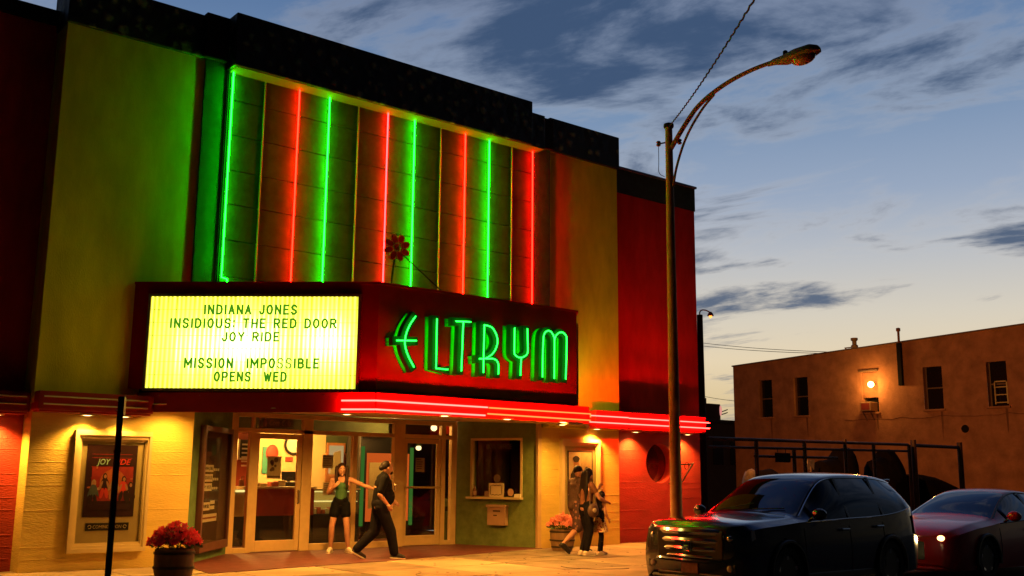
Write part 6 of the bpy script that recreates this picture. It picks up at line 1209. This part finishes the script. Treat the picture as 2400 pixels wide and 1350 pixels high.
trousers(T, J, 'jeans_dark', 1.93, .118, .078); shoes(T, J, 'shoe_dark', 'shoe_white')
b = MB(); hd_ = V(J['head']); b.ell(hd_+V((-.115, 0, -.005)), (.045, .04, .05)); b.ell(hd_+V((-.03, 0, .03)), (.095, .086, .095)); b.ell(hd_+V((.065, 0, -.09)), (.035, .05, .035)); hairdo(T, J, hr, f, lf, 'hair_dark', b, False)
part('wrist_watch', MB().lathe([(.031, -.015), (.034, 0), (.031, .015)], J['wrR'], 14), 'shoe_white', T, True)
# --- family walking right past the poster: man, woman, girl
fam = math.atan2(-.12, .99)
g = V((atY(1350, 1250, 15.25).x, 15.25, 0)); grp = None
J = dict(pel=(0, 0, .92), chest=(.02, 0, 1.24), neck=(.03, 0, 1.43), head=(.07, 0, 1.57), face=(1, .35, -.1), shL=(.03, .19, 1.38), elL=(.05, .26, 1.12), wrL=(.2, .22, .98), shR=(.0, -.19, 1.38), elR=(-.06, -.24, 1.12), wrR=(.06, -.22, .90), hpL=(0, .09, .90), knL=(.20, .10, .50), anL=(.26, .10, .085), hpR=(0, -.09, .90), knR=(-.04, -.10, .48), anR=(-.38, -.10, .20), toeR=(-.24, -.10, .06), ftR=(.8, 0, -.6), girth=1.12)
T, body, hr, f, lf = person(J, 'man in grey T-shirt and patterned shorts walking beside the dark-haired woman', g, fam, 1.0)
b = MB(); b.cap((0, 0, .93), (.02, 0, 1.2), .155, .152); b.ell((.02, 0, 1.26), (.145, .195, .165), None); b.cap((.02, 0, 1.36), (.03, 0, 1.43), .11, .07)
for q in 'LR': sh, el = V(J['sh'+q]), V(J['el'+q]); b.cap((.02, sh.y*.6, 1.36), sh, .085, .074); b.cap(sh, sh.lerp(el, .75), .074, .068)
organic('t_shirt', b, 'shirt_grey', T, .011, 4); trousers(T, J, 'floral_shorts', .95, .115, .108, name='shorts'); shoes(T, J, 'shoe_dark', 'shoe_dark')
b = MB(); hd_ = V(J['head']); b.ell(hd_+V((-.02, 0, .035)), (.10, .088, .09)); hairdo(T, J, hr, f, lf, 'hair_dark', b, False)
g = V((atY(1374, 1250, 14.75).x, 14.75, 0))
J = dict(pel=(0, 0, .90), chest=(.02, 0, 1.20), neck=(.03, 0, 1.37), head=(.06, 0, 1.505), face=(1, .3, -.25), shL=(.03, .165, 1.31), elL=(.20, .18, 1.10), wrL=(.36, .10, 1.24), hdL=(.5, -.1, .8), pnL=(0, -1, 0), shR=(.01, -.165, 1.31), elR=(.16, -.22, 1.07), wrR=(.36, -.16, 1.0), hdR=(1, .2, -.1), pnR=(0, 0, -1), hpL=(0, .085, .87), knL=(.10, .09, .47), anL=(-.04, .09, .085), hpR=(0, -.085, .87), knR=(.02, -.09, .46), anR=(-.06, -.09, .085), girth=.98)
T, body, hr, f, lf = person(J, 'woman with long black hair, shoulder bag and raised hand, walking right', g, fam, 1.0)
b = MB(); b.cap((0, 0, .95), (.02, 0, 1.18), .125, .128); b.ell((.03, 0, 1.21), (.128, .165, .14), None); b.cap((.02, 0, 1.29), (.03, 0, 1.37), .09, .065)
for q in 'LR': sh, el = V(J['sh'+q]), V(J['el'+q]); b.cap((.02, sh.y*.6, 1.30), sh, .07, .062); b.cap(sh, sh.lerp(el, .45), .062, .056)
organic('top', b, 'shirt_rust', T, .010, 4); trousers(T, J, 'jeans_dark', 1.92, .100, .052, name='leggings'); shoes(T, J, 'shoe_white', 'shoe_white')
b = MB(); hd_ = V(J['head'])
for k in range(7):
    y_ = -.085+.028*k; b.cap(hd_+V((-.07, y_*.8, .03)), hd_+V((-.11, y_, -.25)), .045, .045); b.cap(hd_+V((-.11, y_, -.25)), hd_+V((-.13, y_*.8, -.62+.04*(k % 3))), .045, .018)
hairdo(T, J, hr, f, lf, 'hair_dark', b)
bgp = T.matrix_basis @ V((-.02, -.22, .80)); bag = thing('shoulder_bag', 'brown patterned shoulder bag at the hip of the long-haired woman', 'bag', g, None, fam)
b = MB(); b.ell((-.01, -.24, .84), (.13, .06, .13)); b.ell((-.01, -.24, .92), (.10, .05, .06)); organic('bag_body', b, 'bag_brown', bag, .010, 3); part('strap', MB().tube([(-.08, -.235, .95), (-.05, -.19, 1.2), (0, -.13, 1.385), (.06, -.17, 1.2), (.07, -.235, .95)], .012, 6), 'bag_brown', bag, True); part('badge', MB().ell((-.02, -.30, .85), (.045, .012, .045)), 'sign_white', bag, True)
g = V((atY(1406, 1250, 14.7).x, 14.7, 0))
J = dict(pel=(0, 0, .92), chest=(.03, 0, 1.22), neck=(.05, 0, 1.40), head=(.08, .0, 1.54), face=(1, .2, -.2), shL=(.04, .165, 1.34), elL=(.05, .2, 1.1), wrL=(.14, .2, .92), shR=(.02, -.165, 1.34), elR=(.02, -.22, 1.1), wrR=(.12, -.22, .94), hpL=(0, .08, .88), knL=(.12, .08, .48), anL=(.10, .08, .085), hpR=(0, -.08, .88), knR=(-.02, -.08, .48), anR=(-.10, -.08, .085), girth=.9)
T, body, hr, f, lf = person(J, 'girl with dark hair and flowered dress walking just ahead of the long-haired woman', g, fam, .72)
b = MB(); b.cap((0, 0, .95), (.03, 0, 1.2), .12, .122); b.ell((.03, 0, 1.25), (.12, .16, .13), None); b.cap((.03, 0, 1.32), (.05, 0, 1.40), .08, .06); organic('bodice', b, 'cloth_black', T, .010, 4)
b = MB(); b.lathe([(.125, .98), (.17, .82), (.215, .66), (.225, .60), (.21, .60), (.15, .82), (.11, .98)], (0, 0, 0), 24); part('skirt', b, 'floral_dress', T, True); trousers(T, J, 'jeans_dark', 1.9, .082, .045, name='leggings'); shoes(T, J, 'shoe_white', 'shoe_white')
b = MB(); hd_ = V(J['head'])
for k in range(6): y_ = -.08+.032*k; b.cap(hd_+V((-.06, y_, .03)), hd_+V((-.11, y_*1.2, -.28)), .05, .055); b.cap(hd_+V((-.11, y_*1.2, -.28)), hd_+V((-.10, y_, -.42)), .05, .02)
hairdo(T, J, hr, f, lf, 'hair_dark', b)
